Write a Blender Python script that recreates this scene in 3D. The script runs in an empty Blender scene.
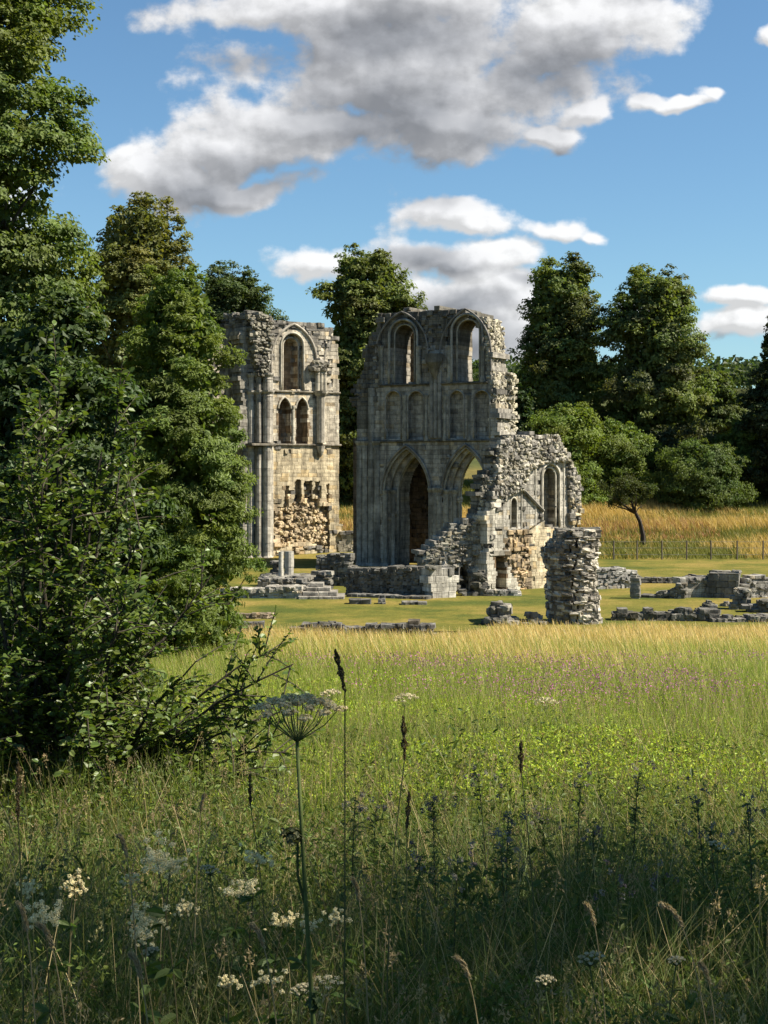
import bpy, math, random
import numpy as np
from mathutils import Vector, noise as mnoise

rng = np.random.default_rng(11)
random.seed(11)
F, CX, HY, HC = 1536.0, 384.0, 470.0, 6.7      # focal length in pixels, image centre, horizon row, eye height over the lawn
SUN_AZ = math.radians(8)                      # from +X towards -Y
SUN_EL = math.radians(47)
col = bpy.context.scene.collection

# ------------------------------------------------------------------ terrain
def ground_z(x, y):
    x = np.asarray(x, float); y = np.asarray(y, float)
    base = 5.1 - 0.0885*y
    z = np.log1p(np.exp(np.clip(base/0.25, -40, 40)))*0.25
    z = np.where(base > 6, base, z)
    s = np.clip(y-113, 0, None)
    z = z + np.interp(s, [0, 6, 40, 90, 190, 340, 500, 2000], [0, .35, 3.7, 8.6, 17.5, 31, 34, 30])
    z = z + np.where(y > 120, 1, 0)*0.25*np.sin(x*.11)*np.sin(y*.09)
    return z
def gz(x, y): return float(ground_z(x, y))
def at(px, D): return (px-CX)/F*D
def zat(py, D): return HC+(HY-py)/F*D

# ------------------------------------------------------------------ mesh builder
class MB:
    def __init__(s): s.v=[]; s.q=[]; s.c=[]; s.t=[]; s.n=0
    def add(s, v, q, c):
        v = np.asarray(v, float); q = np.asarray(q, int)
        c = np.asarray(c, float)
        if c.ndim == 1: c = np.broadcast_to(c, (len(v), 3))
        s.v.append(v); s.c.append(c)
        (s.q if q.shape[1] == 4 else s.t).append(q+s.n)
        s.n += len(v)
    def build(s, name, mat, parent=None, smooth=False):
        me = bpy.data.meshes.new(name)
        V = np.concatenate(s.v); C = np.concatenate(s.c)
        Q = np.concatenate(s.q) if s.q else np.zeros((0,4),int)
        T = np.concatenate(s.t) if s.t else np.zeros((0,3),int)
        me.vertices.add(len(V)); me.vertices.foreach_set('co', V.astype(np.float32).ravel())
        nl = len(Q)*4+len(T)*3
        me.loops.add(nl)
        me.loops.foreach_set('vertex_index', np.concatenate([Q.ravel(), T.ravel()]).astype(np.int32))
        me.polygons.add(len(Q)+len(T))
        ls = np.concatenate([np.arange(len(Q))*4, len(Q)*4+np.arange(len(T))*3]).astype(np.int32)
        me.polygons.foreach_set('loop_start', ls)
        me.update(calc_edges=True)
        a = me.color_attributes.new('col', 'FLOAT_COLOR', 'POINT')
        C4 = np.ones((len(V),4), np.float32); C4[:,:3] = np.clip(C, 0, 1)
        a.data.foreach_set('color', C4.ravel())
        me.polygons.foreach_set('use_smooth', np.full(len(me.polygons), smooth, bool))
        me.materials.append(mat)
        o = bpy.data.objects.new(name, me); col.objects.link(o)
        if parent: o.parent = parent
        return o

def tag(o, label=None, cat=None, group=None, kind=None):
    if label: o['label'] = label
    if cat: o['category'] = cat
    if group: o['group'] = group
    if kind: o['kind'] = kind
    return o
def empty(name, loc, label, cat, group=None, rz=0.0):
    o = bpy.data.objects.new(name, None); o.location = loc; o.rotation_euler = (0,0,rz); o.empty_display_size = .3
    col.objects.link(o)
    return tag(o, label, cat, group)

def nz(x, y, z=0.0): return mnoise.noise(Vector((x, y, z)))

def unit(v): return v/np.maximum(np.linalg.norm(v, axis=-1, keepdims=True), 1e-9)

def tube(mb, pts, rad, c, n=7, cap=True):
    pts = np.asarray(pts, float); m = len(pts)
    rad = np.broadcast_to(np.asarray(rad, float), (m,))
    T = unit(np.gradient(pts, axis=0))
    ref = np.array([0,0,1.0]) if abs(T[0][2]) < .9 else np.array([0,1.0,0])
    A = unit(np.cross(T, ref)); B = np.cross(T, A)
    an = np.arange(n)/n*2*math.pi
    ring = pts[:,None,:] + rad[:,None,None]*(np.cos(an)[None,:,None]*A[:,None,:]+np.sin(an)[None,:,None]*B[:,None,:])
    v = ring.reshape(-1,3)
    q = [(i*n+j, i*n+(j+1)%n, (i+1)*n+(j+1)%n, (i+1)*n+j) for i in range(m-1) for j in range(n)]
    if cap:
        v = np.vstack([v, pts[0], pts[-1]])
        mb.add(v, q, c)
        k = mb.n-len(v)
        mb.t.append(np.array([(k+m*n, k+(j+1)%n, k+j) for j in range(n)]+[(k+m*n+1, k+(m-1)*n+j, k+(m-1)*n+(j+1)%n) for j in range(n)]))
    else: mb.add(v, q, c)

# box with chamfered front; u right, w away, z up
BQ = np.array([(8,9,10,11),(4,5,9,8),(5,6,10,9),(6,7,11,10),(7,4,8,11),(0,1,5,4),(1,2,6,5),(2,3,7,6),(3,0,4,7),(3,2,1,0)])
def block(mb, ua, ub, za, zb, w0, w1, ch, jit, c):
    v = np.array([(ua,w1,za),(ub,w1,za),(ub,w1,zb),(ua,w1,zb),
                  (ua,w0+ch,za),(ub,w0+ch,za),(ub,w0+ch,zb),(ua,w0+ch,zb),
                  (ua+ch,w0,za+ch),(ub-ch,w0,za+ch),(ub-ch,w0,zb-ch),(ua+ch,w0,zb-ch)])
    if jit: v[4:] += rng.uniform(-jit, jit, (8,3)); v[:4] += rng.uniform(-jit, jit, (4,3))*.6
    mb.add(v, BQ, c)

# rounded irregular stone
_sv = []; _idx = {}
for i in range(3):
    for j in range(3):
        for k in range(3):
            if (i,j,k) != (1,1,1): _idx[(i,j,k)] = len(_sv); _sv.append((i-1,j-1,k-1))
_sv = np.array(_sv, float); _sq = []
for ax in range(3):
    for sd in (0,2):
        for a in range(2):
            for b in range(2):
                def P(p,q):
                    t=[0,0,0]; t[ax]=sd; t[(ax+1)%3]=p; t[(ax+2)%3]=q; return _idx[tuple(t)]
                qd = [P(a,b),P(a+1,b),P(a+1,b+1),P(a,b+1)]
                _sq.append(qd if sd==2 else qd[::-1])
_sq = np.array(_sq)
def stone(mb, c, size, rot, colr, rnd=.35, jit=.13):
    v = _sv.copy()
    ln = np.linalg.norm(v, axis=1, keepdims=True)
    v = v*(1-rnd) + v/ln*rnd*1.1
    v += rng.uniform(-jit, jit, v.shape)
    v *= np.asarray(size)/2
    cr, sr = math.cos(rot), math.sin(rot)
    tx = rng.uniform(-.12,.12)
    x = v[:,0]*cr-v[:,1]*sr; y = v[:,0]*sr+v[:,1]*cr; z = v[:,2]+tx*v[:,0]
    mb.add(np.stack([x,y,z],1)+np.asarray(c), _sq, colr)

# ------------------------------------------------------------------ materials
def mat_new(name):
    m = bpy.data.materials.new(name); m.use_nodes = True
    nt = m.node_tree; nt.nodes.clear()
    return m, nt, nt.nodes, nt.links
def N(nt, t, **kw):
    n = nt.nodes.new(t)
    for k, v in kw.items():
        if k.startswith('i_'):
            n.inputs[k[2:].replace('_',' ')].default_value = v
        else: setattr(n, k, v)
    return n

def stone_mat(name, course=True, bump=.5, streak=True, scale=1.0):
    m, nt, ns, L = mat_new(name)
    out = N(nt,'ShaderNodeOutputMaterial'); bs = N(nt,'ShaderNodeBsdfPrincipled')
    bs.inputs['Roughness'].default_value = .92; bs.inputs['Specular IOR Level'].default_value = .2
    at_ = N(nt,'ShaderNodeAttribute', attribute_name='col')
    tc = N(nt,'ShaderNodeTexCoord')
    n1 = N(nt,'ShaderNodeTexNoise', i_Scale=2.6*scale, i_Detail=9.0, i_Roughness=.68)
    L.new(tc.outputs['Object'], n1.inputs['Vector'])
    r1 = N(nt,'ShaderNodeMapRange'); r1.inputs[1].default_value=.32; r1.inputs[2].default_value=.66; r1.inputs[3].default_value=.52; r1.inputs[4].default_value=1.25
    L.new(n1.outputs[0], r1.inputs[0])
    mul = N(nt,'ShaderNodeVectorMath', operation='SCALE'); L.new(at_.outputs['Color'], mul.inputs[0]); L.new(r1.outputs[0], mul.inputs['Scale'])
    last = mul
    if streak:
        mp = N(nt,'ShaderNodeMapping'); mp.inputs['Scale'].default_value=(1.6,1.6,.16); L.new(tc.outputs['Object'], mp.inputs[0])
        n2 = N(nt,'ShaderNodeTexNoise', i_Scale=1.2, i_Detail=5.0, i_Roughness=.6); L.new(mp.outputs[0], n2.inputs['Vector'])
        r2 = N(nt,'ShaderNodeMapRange'); r2.inputs[1].default_value=.36; r2.inputs[2].default_value=.56; r2.inputs[3].default_value=.5; r2.inputs[4].default_value=1.08
        L.new(n2.outputs[0], r2.inputs[0])
        mul2 = N(nt,'ShaderNodeVectorMath', operation='SCALE'); L.new(last.outputs[0], mul2.inputs[0]); L.new(r2.outputs[0], mul2.inputs['Scale']); last = mul2
    if course:
        sp = N(nt,'ShaderNodeSeparateXYZ'); L.new(tc.outputs['Object'], sp.inputs[0])
        ad = N(nt,'ShaderNodeMath', operation='ADD'); L.new(sp.outputs[0], ad.inputs[0]); L.new(sp.outputs[1], ad.inputs[1])
        cb = N(nt,'ShaderNodeCombineXYZ'); L.new(ad.outputs[0], cb.inputs[0]); L.new(sp.outputs[2], cb.inputs[1])
        br = N(nt,'ShaderNodeTexBrick', i_Scale=1.0); br.inputs['Brick Width'].default_value=.62; br.inputs['Row Height'].default_value=.31
        br.inputs['Mortar Size'].default_value=.018; br.inputs['Mortar Smooth'].default_value=.5
        br.inputs['Color1'].default_value=(1,1,1,1); br.inputs['Color2'].default_value=(.86,.86,.86,1); br.inputs['Mortar'].default_value=(.55,.55,.55,1)
        L.new(cb.outputs[0], br.inputs['Vector'])
        mm = N(nt,'ShaderNodeVectorMath', operation='MULTIPLY'); L.new(last.outputs[0], mm.inputs[0]); L.new(br.outputs['Color'], mm.inputs[1]); last = mm
    n3 = N(nt,'ShaderNodeTexNoise', i_Scale=7.0*scale, i_Detail=8.0, i_Roughness=.7); L.new(tc.outputs['Object'], n3.inputs['Vector'])
    bp = N(nt,'ShaderNodeBump', i_Strength=bump, i_Distance=.07); L.new(n3.outputs[0], bp.inputs['Height'])
    L.new(bp.outputs[0], bs.inputs['Normal'])
    L.new(last.outputs[0], bs.inputs['Base Color']); L.new(bs.outputs[0], out.inputs[0])
    return m
M_ASH = stone_mat('ashlar_stone'); M_RUB = stone_mat('rubble_stone', course=False, bump=.8)
M_TRIM = stone_mat('trim_stone', course=False, bump=.3)

def leaf_mat(name, trans=.35, rough=.55, gloss=.02, tint=(1.25,1.3,.55)):
    m, nt, ns, L = mat_new(name)
    out = N(nt,'ShaderNodeOutputMaterial')
    at_ = N(nt,'ShaderNodeAttribute', attribute_name='col')
    df = N(nt,'ShaderNodeBsdfDiffuse'); L.new(at_.outputs['Color'], df.inputs[0])
    tr = N(nt,'ShaderNodeBsdfTranslucent')
    tm = N(nt,'ShaderNodeVectorMath', operation='MULTIPLY'); tm.inputs[1].default_value=tint
    L.new(at_.outputs['Color'], tm.inputs[0]); L.new(tm.outputs[0], tr.inputs[0])
    mx = N(nt,'ShaderNodeMixShader'); mx.inputs[0].default_value=trans; L.new(df.outputs[0], mx.inputs[1]); L.new(tr.outputs[0], mx.inputs[2])
    gl = N(nt,'ShaderNodeBsdfGlossy'); gl.inputs['Roughness'].default_value=rough; gl.inputs['Color'].default_value=(.8,.85,.8,1)
    m2 = N(nt,'ShaderNodeMixShader'); m2.inputs[0].default_value=gloss; L.new(mx.outputs[0], m2.inputs[1]); L.new(gl.outputs[0], m2.inputs[2])
    L.new(m2.outputs[0], out.inputs[0])
    return m
M_LEAF = leaf_mat('leaf', .42); M_GRASS = leaf_mat('grass_blade', .4, .5, .015, (1.15,1.15,.7)); M_SHRUB = leaf_mat('glossy_leaf', .38, .45, .035)
M_PETAL = leaf_mat('petal', .3, .6, .0, (1,1,1))

def simple_mat(name, rough=.85, nscale=6, lo=.6, hi=1.25, bump=.4, dist=.03, stretch=(1,1,1)):
    m, nt, ns, L = mat_new(name)
    out = N(nt,'ShaderNodeOutputMaterial'); bs = N(nt,'ShaderNodeBsdfPrincipled'); bs.inputs['Roughness'].default_value = rough
    bs.inputs['Specular IOR Level'].default_value = .15
    at_ = N(nt,'ShaderNodeAttribute', attribute_name='col'); tc = N(nt,'ShaderNodeTexCoord')
    mp = N(nt,'ShaderNodeMapping'); mp.inputs['Scale'].default_value=stretch; L.new(tc.outputs['Object'], mp.inputs[0])
    n1 = N(nt,'ShaderNodeTexNoise', i_Scale=float(nscale), i_Detail=8.0, i_Roughness=.7); L.new(mp.outputs[0], n1.inputs['Vector'])
    r1 = N(nt,'ShaderNodeMapRange'); r1.inputs[1].default_value=.3; r1.inputs[2].default_value=.7; r1.inputs[3].default_value=lo; r1.inputs[4].default_value=hi
    L.new(n1.outputs[0], r1.inputs[0])
    mul = N(nt,'ShaderNodeVectorMath', operation='SCALE'); L.new(at_.outputs['Color'], mul.inputs[0]); L.new(r1.outputs[0], mul.inputs['Scale'])
    bp = N(nt,'ShaderNodeBump', i_Strength=bump, i_Distance=dist); L.new(n1.outputs[0], bp.inputs['Height']); L.new(bp.outputs[0], bs.inputs['Normal'])
    L.new(mul.outputs[0], bs.inputs['Base Color']); L.new(bs.outputs[0], out.inputs[0])
    return m
M_BARK = simple_mat('bark', .9, 8, .5, 1.3, .8, .03, (1,1,.25))
M_SOIL = simple_mat('meadow_soil', .95, .8, .55, 1.35, .5, .1)
M_STEM = simple_mat('stem', .7, 60, .7, 1.2, .1, .002)
M_METAL = simple_mat('wire_metal', .5, 30, .8, 1.1, .1, .002)

def lawn_mat():
    m, nt, ns, L = mat_new('mown_lawn')
    out = N(nt,'ShaderNodeOutputMaterial'); bs = N(nt,'ShaderNodeBsdfPrincipled'); bs.inputs['Roughness'].default_value=.95; bs.inputs['Specular IOR Level'].default_value=.1
    tc = N(nt,'ShaderNodeTexCoord')
    n0 = N(nt,'ShaderNodeTexNoise', i_Scale=.16, i_Detail=6.0, i_Roughness=.65); L.new(tc.outputs['Object'], n0.inputs['Vector'])
    cr = N(nt,'ShaderNodeValToRGB'); e = cr.color_ramp.elements
    e[0].position=.38; e[0].color=(.06,.078,.014,1); e[1].position=.62; e[1].color=(.20,.155,.04,1)
    k = cr.color_ramp.elements.new(.5); k.color=(.125,.118,.022,1)
    L.new(n0.outputs[0], cr.inputs[0])
    n1 = N(nt,'ShaderNodeTexNoise', i_Scale=5.0, i_Detail=9.0, i_Roughness=.75); L.new(tc.outputs['Object'], n1.inputs['Vector'])
    r1 = N(nt,'ShaderNodeMapRange'); r1.inputs[1].default_value=.3; r1.inputs[2].default_value=.7; r1.inputs[3].default_value=.6; r1.inputs[4].default_value=1.35
    L.new(n1.outputs[0], r1.inputs[0])
    mul = N(nt,'ShaderNodeVectorMath', operation='SCALE'); L.new(cr.outputs[0], mul.inputs[0]); L.new(r1.outputs[0], mul.inputs['Scale'])
    bp = N(nt,'ShaderNodeBump', i_Strength=.6, i_Distance=.06); L.new(n1.outputs[0], bp.inputs['Height']); L.new(bp.outputs[0], bs.inputs['Normal'])
    L.new(mul.outputs[0], bs.inputs['Base Color']); L.new(bs.outputs[0], out.inputs[0])
    return m
M_LAWN = lawn_mat()

# ------------------------------------------------------------------ ground
def grid(name, xs, ys, zf, colf, mat, dz=0.0):
    X, Y = np.meshgrid(xs, ys); Z = zf(X, Y)+dz
    v = np.stack([X,Y,Z],-1).reshape(-1,3)
    nx, ny = len(xs), len(ys)
    i = np.arange((ny-1)*(nx-1)); r = i//(nx-1); c = i%(nx-1); b = r*nx+c
    q = np.stack([b,b+1,b+nx+1,b+nx],1)
    mb = MB(); mb.add(v, q, colf(X,Y).reshape(-1,3))
    return mb.build(name, mat, smooth=True)
def gcol(X, Y):
    C = np.zeros(X.shape+(3,))
    C[...] = (.055,.05,.018)
    far = np.clip((Y-30)/15,0,1)[...,None]
    C = C*(1-far)+np.array((.16,.12,.035))*far
    b = ((Y>112))[...,None]
    n = (np.sin(X*.21+Y*.13)+np.sin(X*.07-Y*.31+1)+np.sin(Y*.55+X*.02))[...,None]/6+.5
    cb = np.array((.10,.095,.02))*(1-n)+np.array((.25,.17,.045))*n
    C = np.where(b, cb, C)
    f = np.clip((Y-165)/30,0,1)[...,None]
    C = C*(1-f)+np.array((.055,.065,.016))*f
    return C
xs = np.unique(np.concatenate([np.arange(-60,61,1.5), np.linspace(-900,-60,25), np.linspace(60,900,25)]))
ys = np.unique(np.concatenate([np.arange(-30,220,1.5), np.linspace(-400,-30,10), np.linspace(220,2000,60)]))
tag(grid('ground', xs, ys, ground_z, gcol, M_SOIL), 'meadow and valley ground', kind='structure')
tag(grid('lawn', np.arange(-70,71,2.0), np.arange(63,122.1,1.5), lambda X,Y: ground_z(X,Y), lambda X,Y: np.ones(X.shape+(3,))*.1, M_LAWN, .06), 'mown lawn', kind='structure')

# ------------------------------------------------------------------ masonry
class Plane:
    def __init__(s, px, D, deg):
        s.a = math.radians(deg); s.o = (at(px,D), D)
    def uz(s, px, py):
        k = (px-CX)/F; cx, sx = math.cos(s.a), math.sin(s.a)
        u = (k*s.o[1]-s.o[0])/(cx-k*sx); t = s.o[1]+u*sx
        return u, HC+(HY-py)/F*t
    def u(s, px): return s.uz(px, 500)[0]
    def empty(s, name, label, cat, group=None): return empty(name, (s.o[0], s.o[1], 0), label, cat, group, s.a)
def poly(P, pts): return np.array([P.uz(*p) for p in pts])
def inpoly(pg, u, z):
    c = False; n = len(pg); j = n-1
    for i in range(n):
        if (pg[i][1] > z) != (pg[j][1] > z) and u < (pg[j][0]-pg[i][0])*(z-pg[i][1])/(pg[j][1]-pg[i][1])+pg[i][0]: c = not c
        j = i
    return c
class Arch:
    """opening between two jambs with a pointed (or round) head"""
    def __init__(s, P, xl, xr, ytop, yspring, ybase):
        ul, zs = P.uz(xl, yspring); ur, _ = P.uz(xr, yspring)
        um = (ul+ur)/2; xm = (xl+xr)/2
        s.uc = um; s.hw = (ur-ul)/2; s.zs = P.uz(xm, yspring)[1]; s.zt = P.uz(xm, ytop)[1]; s.zb = P.uz(xm, ybase)[1]
        h = max(s.zt-s.zs, s.hw); s.zs = s.zt-h
        s.R = (h*h+s.hw**2)/(2*s.hw)
    def inside(s, u, z, g=0.0):
        d = abs(u-s.uc)
        if z < s.zb: return False
        if z <= s.zs: return d < s.hw+g
        R = s.R+g; k = R*R-(z-s.zs)**2
        return k > 0 and d+(s.R-s.hw) < math.sqrt(k)
    def path(s, g=0.0, w=0.0, n=12, base=None):
        R = s.R+g; ta = math.acos(min(1,(s.R-s.hw)/R))
        pts = []
        zb = s.zb if base is None else base
        for z in np.linspace(zb, s.zs, 5)[:-1]: pts.append((s.uc-s.hw-g, w, z))
        for t in np.linspace(0, ta, n): pts.append((s.uc+(s.R-s.hw)-R*math.cos(t), w, s.zs+R*math.sin(t)))
        right = [(2*s.uc-p[0], w, p[2]) for p in pts[::-1]]
        return np.array(pts+right[1:])

def masonry(mb, u0, u1, z0, z1, inside, setback, thick, colf, rough=lambda u,z:0, course=(.27,.34), blk=(.38,.75), topd=.6, minsz=.085, rj=.11):
    TH = thick if callable(thick) else (lambda u,z: thick)
    z = z0
    while z < z1:
        h = random.uniform(*course); u = u0-random.uniform(0,.5)
        while u < u1:
            b = random.uniform(*blk)
            uc, zc = u+b/2, z+h/2
            if inside(uc, zc):
                r = rough(uc, zc)
                if not inside(uc, zc+topd): r = max(r, .8)
                if random.random() < r:
                    nu = random.choice((1,2,2)); nv = random.choice((1,1,2))
                    for i in range(nu):
                        for j in range(nv):
                            ua, ub = u+b*i/nu, u+b*(i+1)/nu; za, zb = z+h*j/nv, z+h*(j+1)/nv
                            w = setback((ua+ub)/2, (za+zb)/2)
                            if w is None: continue
                            e = .02
                            block(mb, ua-e, ub+e, za-e, zb+e, w+random.uniform(-rj,rj*.9), TH(uc,zc)+random.uniform(-.1,.15), .035, .03, colf(uc, zc, 1))
                else:
                    c = colf(uc, zc, 0)
                    def rec(ua, ub, za, zb, lv):
                        e = .012
                        s = [setback(a, q) for a in (ua+e, ub-e, (ua+ub)/2) for q in (za+e, zb-e, (za+zb)/2)]
                        same = all((x is None) == (s[0] is None) and (x is None or abs(x-s[0]) < .02) for x in s)
                        if same or max(ub-ua, zb-za) < minsz:
                            w = s[8]
                            if w is None: return
                            big = (ub-ua) > .25
                            block(mb, ua, ub, za, zb, w+(random.uniform(-.012,.012) if big else 0), TH(uc,zc), .016 if big else .0, 0, c)
                        elif ub-ua > (zb-za)*1.4:
                            m_ = (ua+ub)/2; rec(ua,m_,za,zb,lv+1); rec(m_,ub,za,zb,lv+1)
                        else:
                            m_ = (ua+ub)/2; n_ = (za+zb)/2
                            for A_ in ((ua,m_),(m_,ub)):
                                for B_ in ((za,n_),(n_,zb)): rec(A_[0],A_[1],B_[0],B_[1],lv+1)
                    rec(u, u+b, z, z+h, 0)
            u += b
        z += h

def mkcol(base, var=.16, warm=.0, dark=.0, rub=(.2,.19,.165), lo=.8):
    base = np.array(base); rub = np.array(rub)
    def f(u, z, rough):
        b = rub if rough and random.random() < .6 else base
        k = 1+random.uniform(-var, var)*(1.7 if rough else 1)
        k *= 1+.22*nz(u*.25, z*.25, 3)
        c = b*k
        if random.random() < .08: c = c*np.array((.72,.71,.71))
        if random.random() < .08+warm: c = c*np.array((1.06,.97,.82))
        return c
    return f

def rubble(mb, n, pos, size, base, var=.3, jit=.14):
    for i in range(n):
        p = pos(i); s = size(i)
        stone(mb, p, s, random.uniform(-.5,.5), np.array(base)*(1+random.uniform(-var,var))*np.array((1,1,random.uniform(.88,1.02))), jit=jit)

def string_course(P_root, pts, w, r, c, name='string_course', label=None):
    mb = MB()
    (ua, ub), z = pts
    # small chamfered ledge
    u = ua
    while u < ub:
        b = min(random.uniform(.6,1.1), ub-u)
        v = np.array([(u,w+.2,z-.08),(u+b,w+.2,z-.08),(u+b,w+.2,z+.09),(u,w+.2,z+.09),
                      (u,w-r*.4,z-.08),(u+b,w-r*.4,z-.08),(u+b,w-r*.3,z+.09),(u,w-r*.3,z+.09),
                      (u+.01,w-r,z-.02),(u+b-.01,w-r,z-.02),(u+b-.01,w-r,z+.05),(u+.01,w-r,z+.05)])
        mb.add(v, BQ, np.array(c)*random.uniform(.75,1.1)); u += b+.01
    return mb.build(name, M_TRIM, P_root)

def shaft(root, u, w, z0, z1, r, c, cap=True, base=True, name='engaged_shaft', n=10):
    mb = MB(); zz = list(np.arange(z0, z1, .62))+[z1]
    for a, b in zip(zz[:-1], zz[1:]):
        tube(mb, [(u,w,a+.008),(u,w,b-.008)], r*random.uniform(.97,1.03), np.array(c)*random.uniform(.78,1.15), n=n)
    if cap:
        tube(mb, [(u,w,z1-.05),(u,w,z1+.1),(u,w,z1+.3),(u,w,z1+.42)], [r*1.15,r*1.05,r*1.55,r*1.6], np.array(c)*.9, n=n)
    if base:
        tube(mb, [(u,w,z0-.1),(u,w,z0+.1),(u,w,z0+.28)], [r*1.5,r*1.45,r*1.1], np.array(c)*.9, n=n)
    return mb.build(name, M_TRIM, root, smooth=False)

def roll(root, A, g, w, r, c, base=None, name='arch_moulding', n=14):
    mb = MB(); tube(mb, A.path(g, w, n, base), r, c, n=8)
    return mb.build(name, M_TRIM, root, smooth=True)

G_GREY = (.335,.315,.268); G_DARK = (.16,.15,.122); G_PALE = (.53,.48,.375); G_CREAM = (.57,.49,.33)

# ================= right-hand transept (shaded front, lit broken end)
P = Plane(432, 104, -29)
root = P.empty('ruined_transept', 'tall two-arched grey abbey wall with two upper windows, in the centre of the ruins', 'ruin')
R_OUT = poly(P, [(353,575),(353,386),(361,376),(364,352),(368,337),(374,330),(378,318),(384,314),(394,313),(405,311),(414,312),(420,309),(433,308),(447,307.5),(462,309),(474,311),(480,315),(485,322),(487.5,335),(488,352),(489,372),(493,385),(495,410),(496,440),(496,566)])
W1 = Arch(P, 393.5, 413, 324.5, 333, 384); W2 = Arch(P, 456, 478, 319.5, 329, 384)
W1o = Arch(P, 390, 416.5, 320.5, 332, 384); W2o = Arch(P, 452.5, 481.5, 315, 328, 384)
A1 = [Arch(P, 382.5, 430, 447, 493, 567), Arch(P, 387.5, 428.5, 450.5, 493, 567), Arch(P, 392.5, 427.5, 455, 494, 567)]
A2 = [Arch(P, 443, 489, 446, 493, 567), Arch(P, 448.5, 487.5, 449.5, 493, 567), Arch(P, 454, 486, 454, 494, 567)]
TR = [Arch(P, 385.5, 401, 391, 400, 439), Arch(P, 408, 424, 391, 400, 439), Arch(P, 449.5, 464, 390.5, 399, 438.5), Arch(P, 474, 489.5, 390.5, 399, 438.5)]
def r_inside(u, z):
    k = .22*nz(u*1.3, z*1.3, 1)+.1*nz(u*4, z*4, 7)
    return inpoly(R_OUT, u+k*.8, z+k)
zc2 = P.uz(430, 441)[1]; zc1 = P.uz(430, 384)[1]
uA, uB = P.u(378.5), P.u(431); uC, uD = P.u(447), P.u(488)
def r_set(u, z):
    if z < zc1-1.5 and u < P.u(357): return None
    for W, Wo in ((W1,W1o),(W2,W2o)):
        if W.inside(u,z): return None
        if Wo.inside(u,z): return .22
    for A in (A1, A2):
        if A[2].inside(u,z): return None
        if A[1].inside(u,z): return .62
        if A[0].inside(u,z): return .32
    for k, T in enumerate(TR):
        if T.inside(u,z): return .42
    if z > zc1 and ((P.u(381) < u < P.u(423)) or (P.u(447) < u < P.u(487))): return .12
    return 0.0
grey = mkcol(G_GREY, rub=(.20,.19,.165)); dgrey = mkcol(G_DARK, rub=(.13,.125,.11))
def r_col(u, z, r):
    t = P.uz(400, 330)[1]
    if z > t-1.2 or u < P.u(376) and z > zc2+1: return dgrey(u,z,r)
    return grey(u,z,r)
def r_rough(u, z):
    if u < P.u(378) and z > zc1-1.5: return .75
    if P.uz(0,372)[1] < z and abs(u-P.u(436)) < .9: return .5
    return .04
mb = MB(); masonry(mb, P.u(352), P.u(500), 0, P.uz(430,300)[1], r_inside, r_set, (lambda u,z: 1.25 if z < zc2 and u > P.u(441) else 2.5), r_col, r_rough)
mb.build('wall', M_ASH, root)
# broken end of the wall: rubble core catching the sun
mb = MB()
def endpos(i):
    z = random.uniform(P.uz(490,440)[1]-2, P.uz(480,318)[1]); 
    py = HY-(z-HC)*F/107
    ue = P.u(np.interp(py, [310,320,335,372,385,440,520],[476,485,488,489,493,496,497]))
    return (ue+random.uniform(-.4,.02)+.12*nz(z,0,4), random.uniform(.15,2.45), z)
rubble(mb, 2400, endpos, lambda i:(random.uniform(.15,.42),random.uniform(.15,.4),random.uniform(.1,.26)), (.40,.37,.30), .35)
mb.build('wall_core', M_RUB, root)
mb = MB()
def backpos(i):
    z = random.uniform(P.uz(490,440)[1], P.uz(480,372)[1])
    return (P.u(497)+random.uniform(-.7,.15), random.uniform(1.9,2.9), z)
rubble(mb, 300, backpos, lambda i:(random.uniform(.2,.42),random.uniform(.2,.4),random.uniform(.12,.26)), (.42,.39,.31), .3)
mb.build('broken_buttress', M_RUB, root)
for q in ((P.u(357), P.u(494)), zc2), ((P.u(381), P.u(488)), zc1): string_course(root, q, -.0, .14, (.12,.115,.10))
for A in (A1, A2):
    roll(root, A[0], .10, -.06, .09, (.20,.19,.165), base=A[0].zs-.1, name='hood_moulding')
    for k, (g, w) in enumerate(((-.07,.07),(-.02,.40),(-.02,.72),(.0,1.0))):
        roll(root, A[min(k,2)], g, w, .085, (.27,.26,.22))
for W in (W1o, W2o): roll(root, W, .06, -.02, .09, (.30,.29,.25)); 
for W in (W1, W2): roll(root, W, .02, .2, .06, (.26,.25,.21))
for T in TR: roll(root, T, .02, -.0, .06, (.24,.23,.2))
# big wall ribs of the lost vault round each upper window
for (a, b) in ((376, 428), (440, 491)):
    V = Arch(P, a, b, 309 if a > 400 else 312, 352, 372)
    mbv = MB(); pth = V.path(0, -.02, 14); 
    if a < 400: pth = pth[4:]
    tube(mbv, pth, .075, (.19,.18,.16), n=6); mbv.build('vault_rib', M_TRIM, root)
zb = 0.0
for x in (360, 365.5, 371.5, 377): shaft(root, P.u(x), .0, 0, P.uz(x,447)[1] if x != 371.5 else P.uz(x,388)[1], .24, (.27,.26,.225), cap=(x!=371.5))
for x in (381, 419, 449, 482.5): shaft(root, P.u(x), .02, zc1+.1, P.uz(x,352)[1], .14, (.25,.24,.2))
for x in (431.5, 435.5, 439.5): shaft(root, P.u(x), -.02, 0 if x != 435.5 else 0, P.uz(x,494)[1], .19, (.27,.26,.225))
for x in (432, 436, 440): shaft(root, P.u(x), -.05, P.uz(x,438)[1], P.uz(x,372)[1], .15, (.25,.24,.21), base=False)
for x in (405, 426.5, 445, 469): shaft(root, P.u(x), -.02, zc2+.1, P.uz(x,401)[1], .11, (.26,.25,.21))
mb = MB(); uu, zz = P.uz(436,366)
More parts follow.
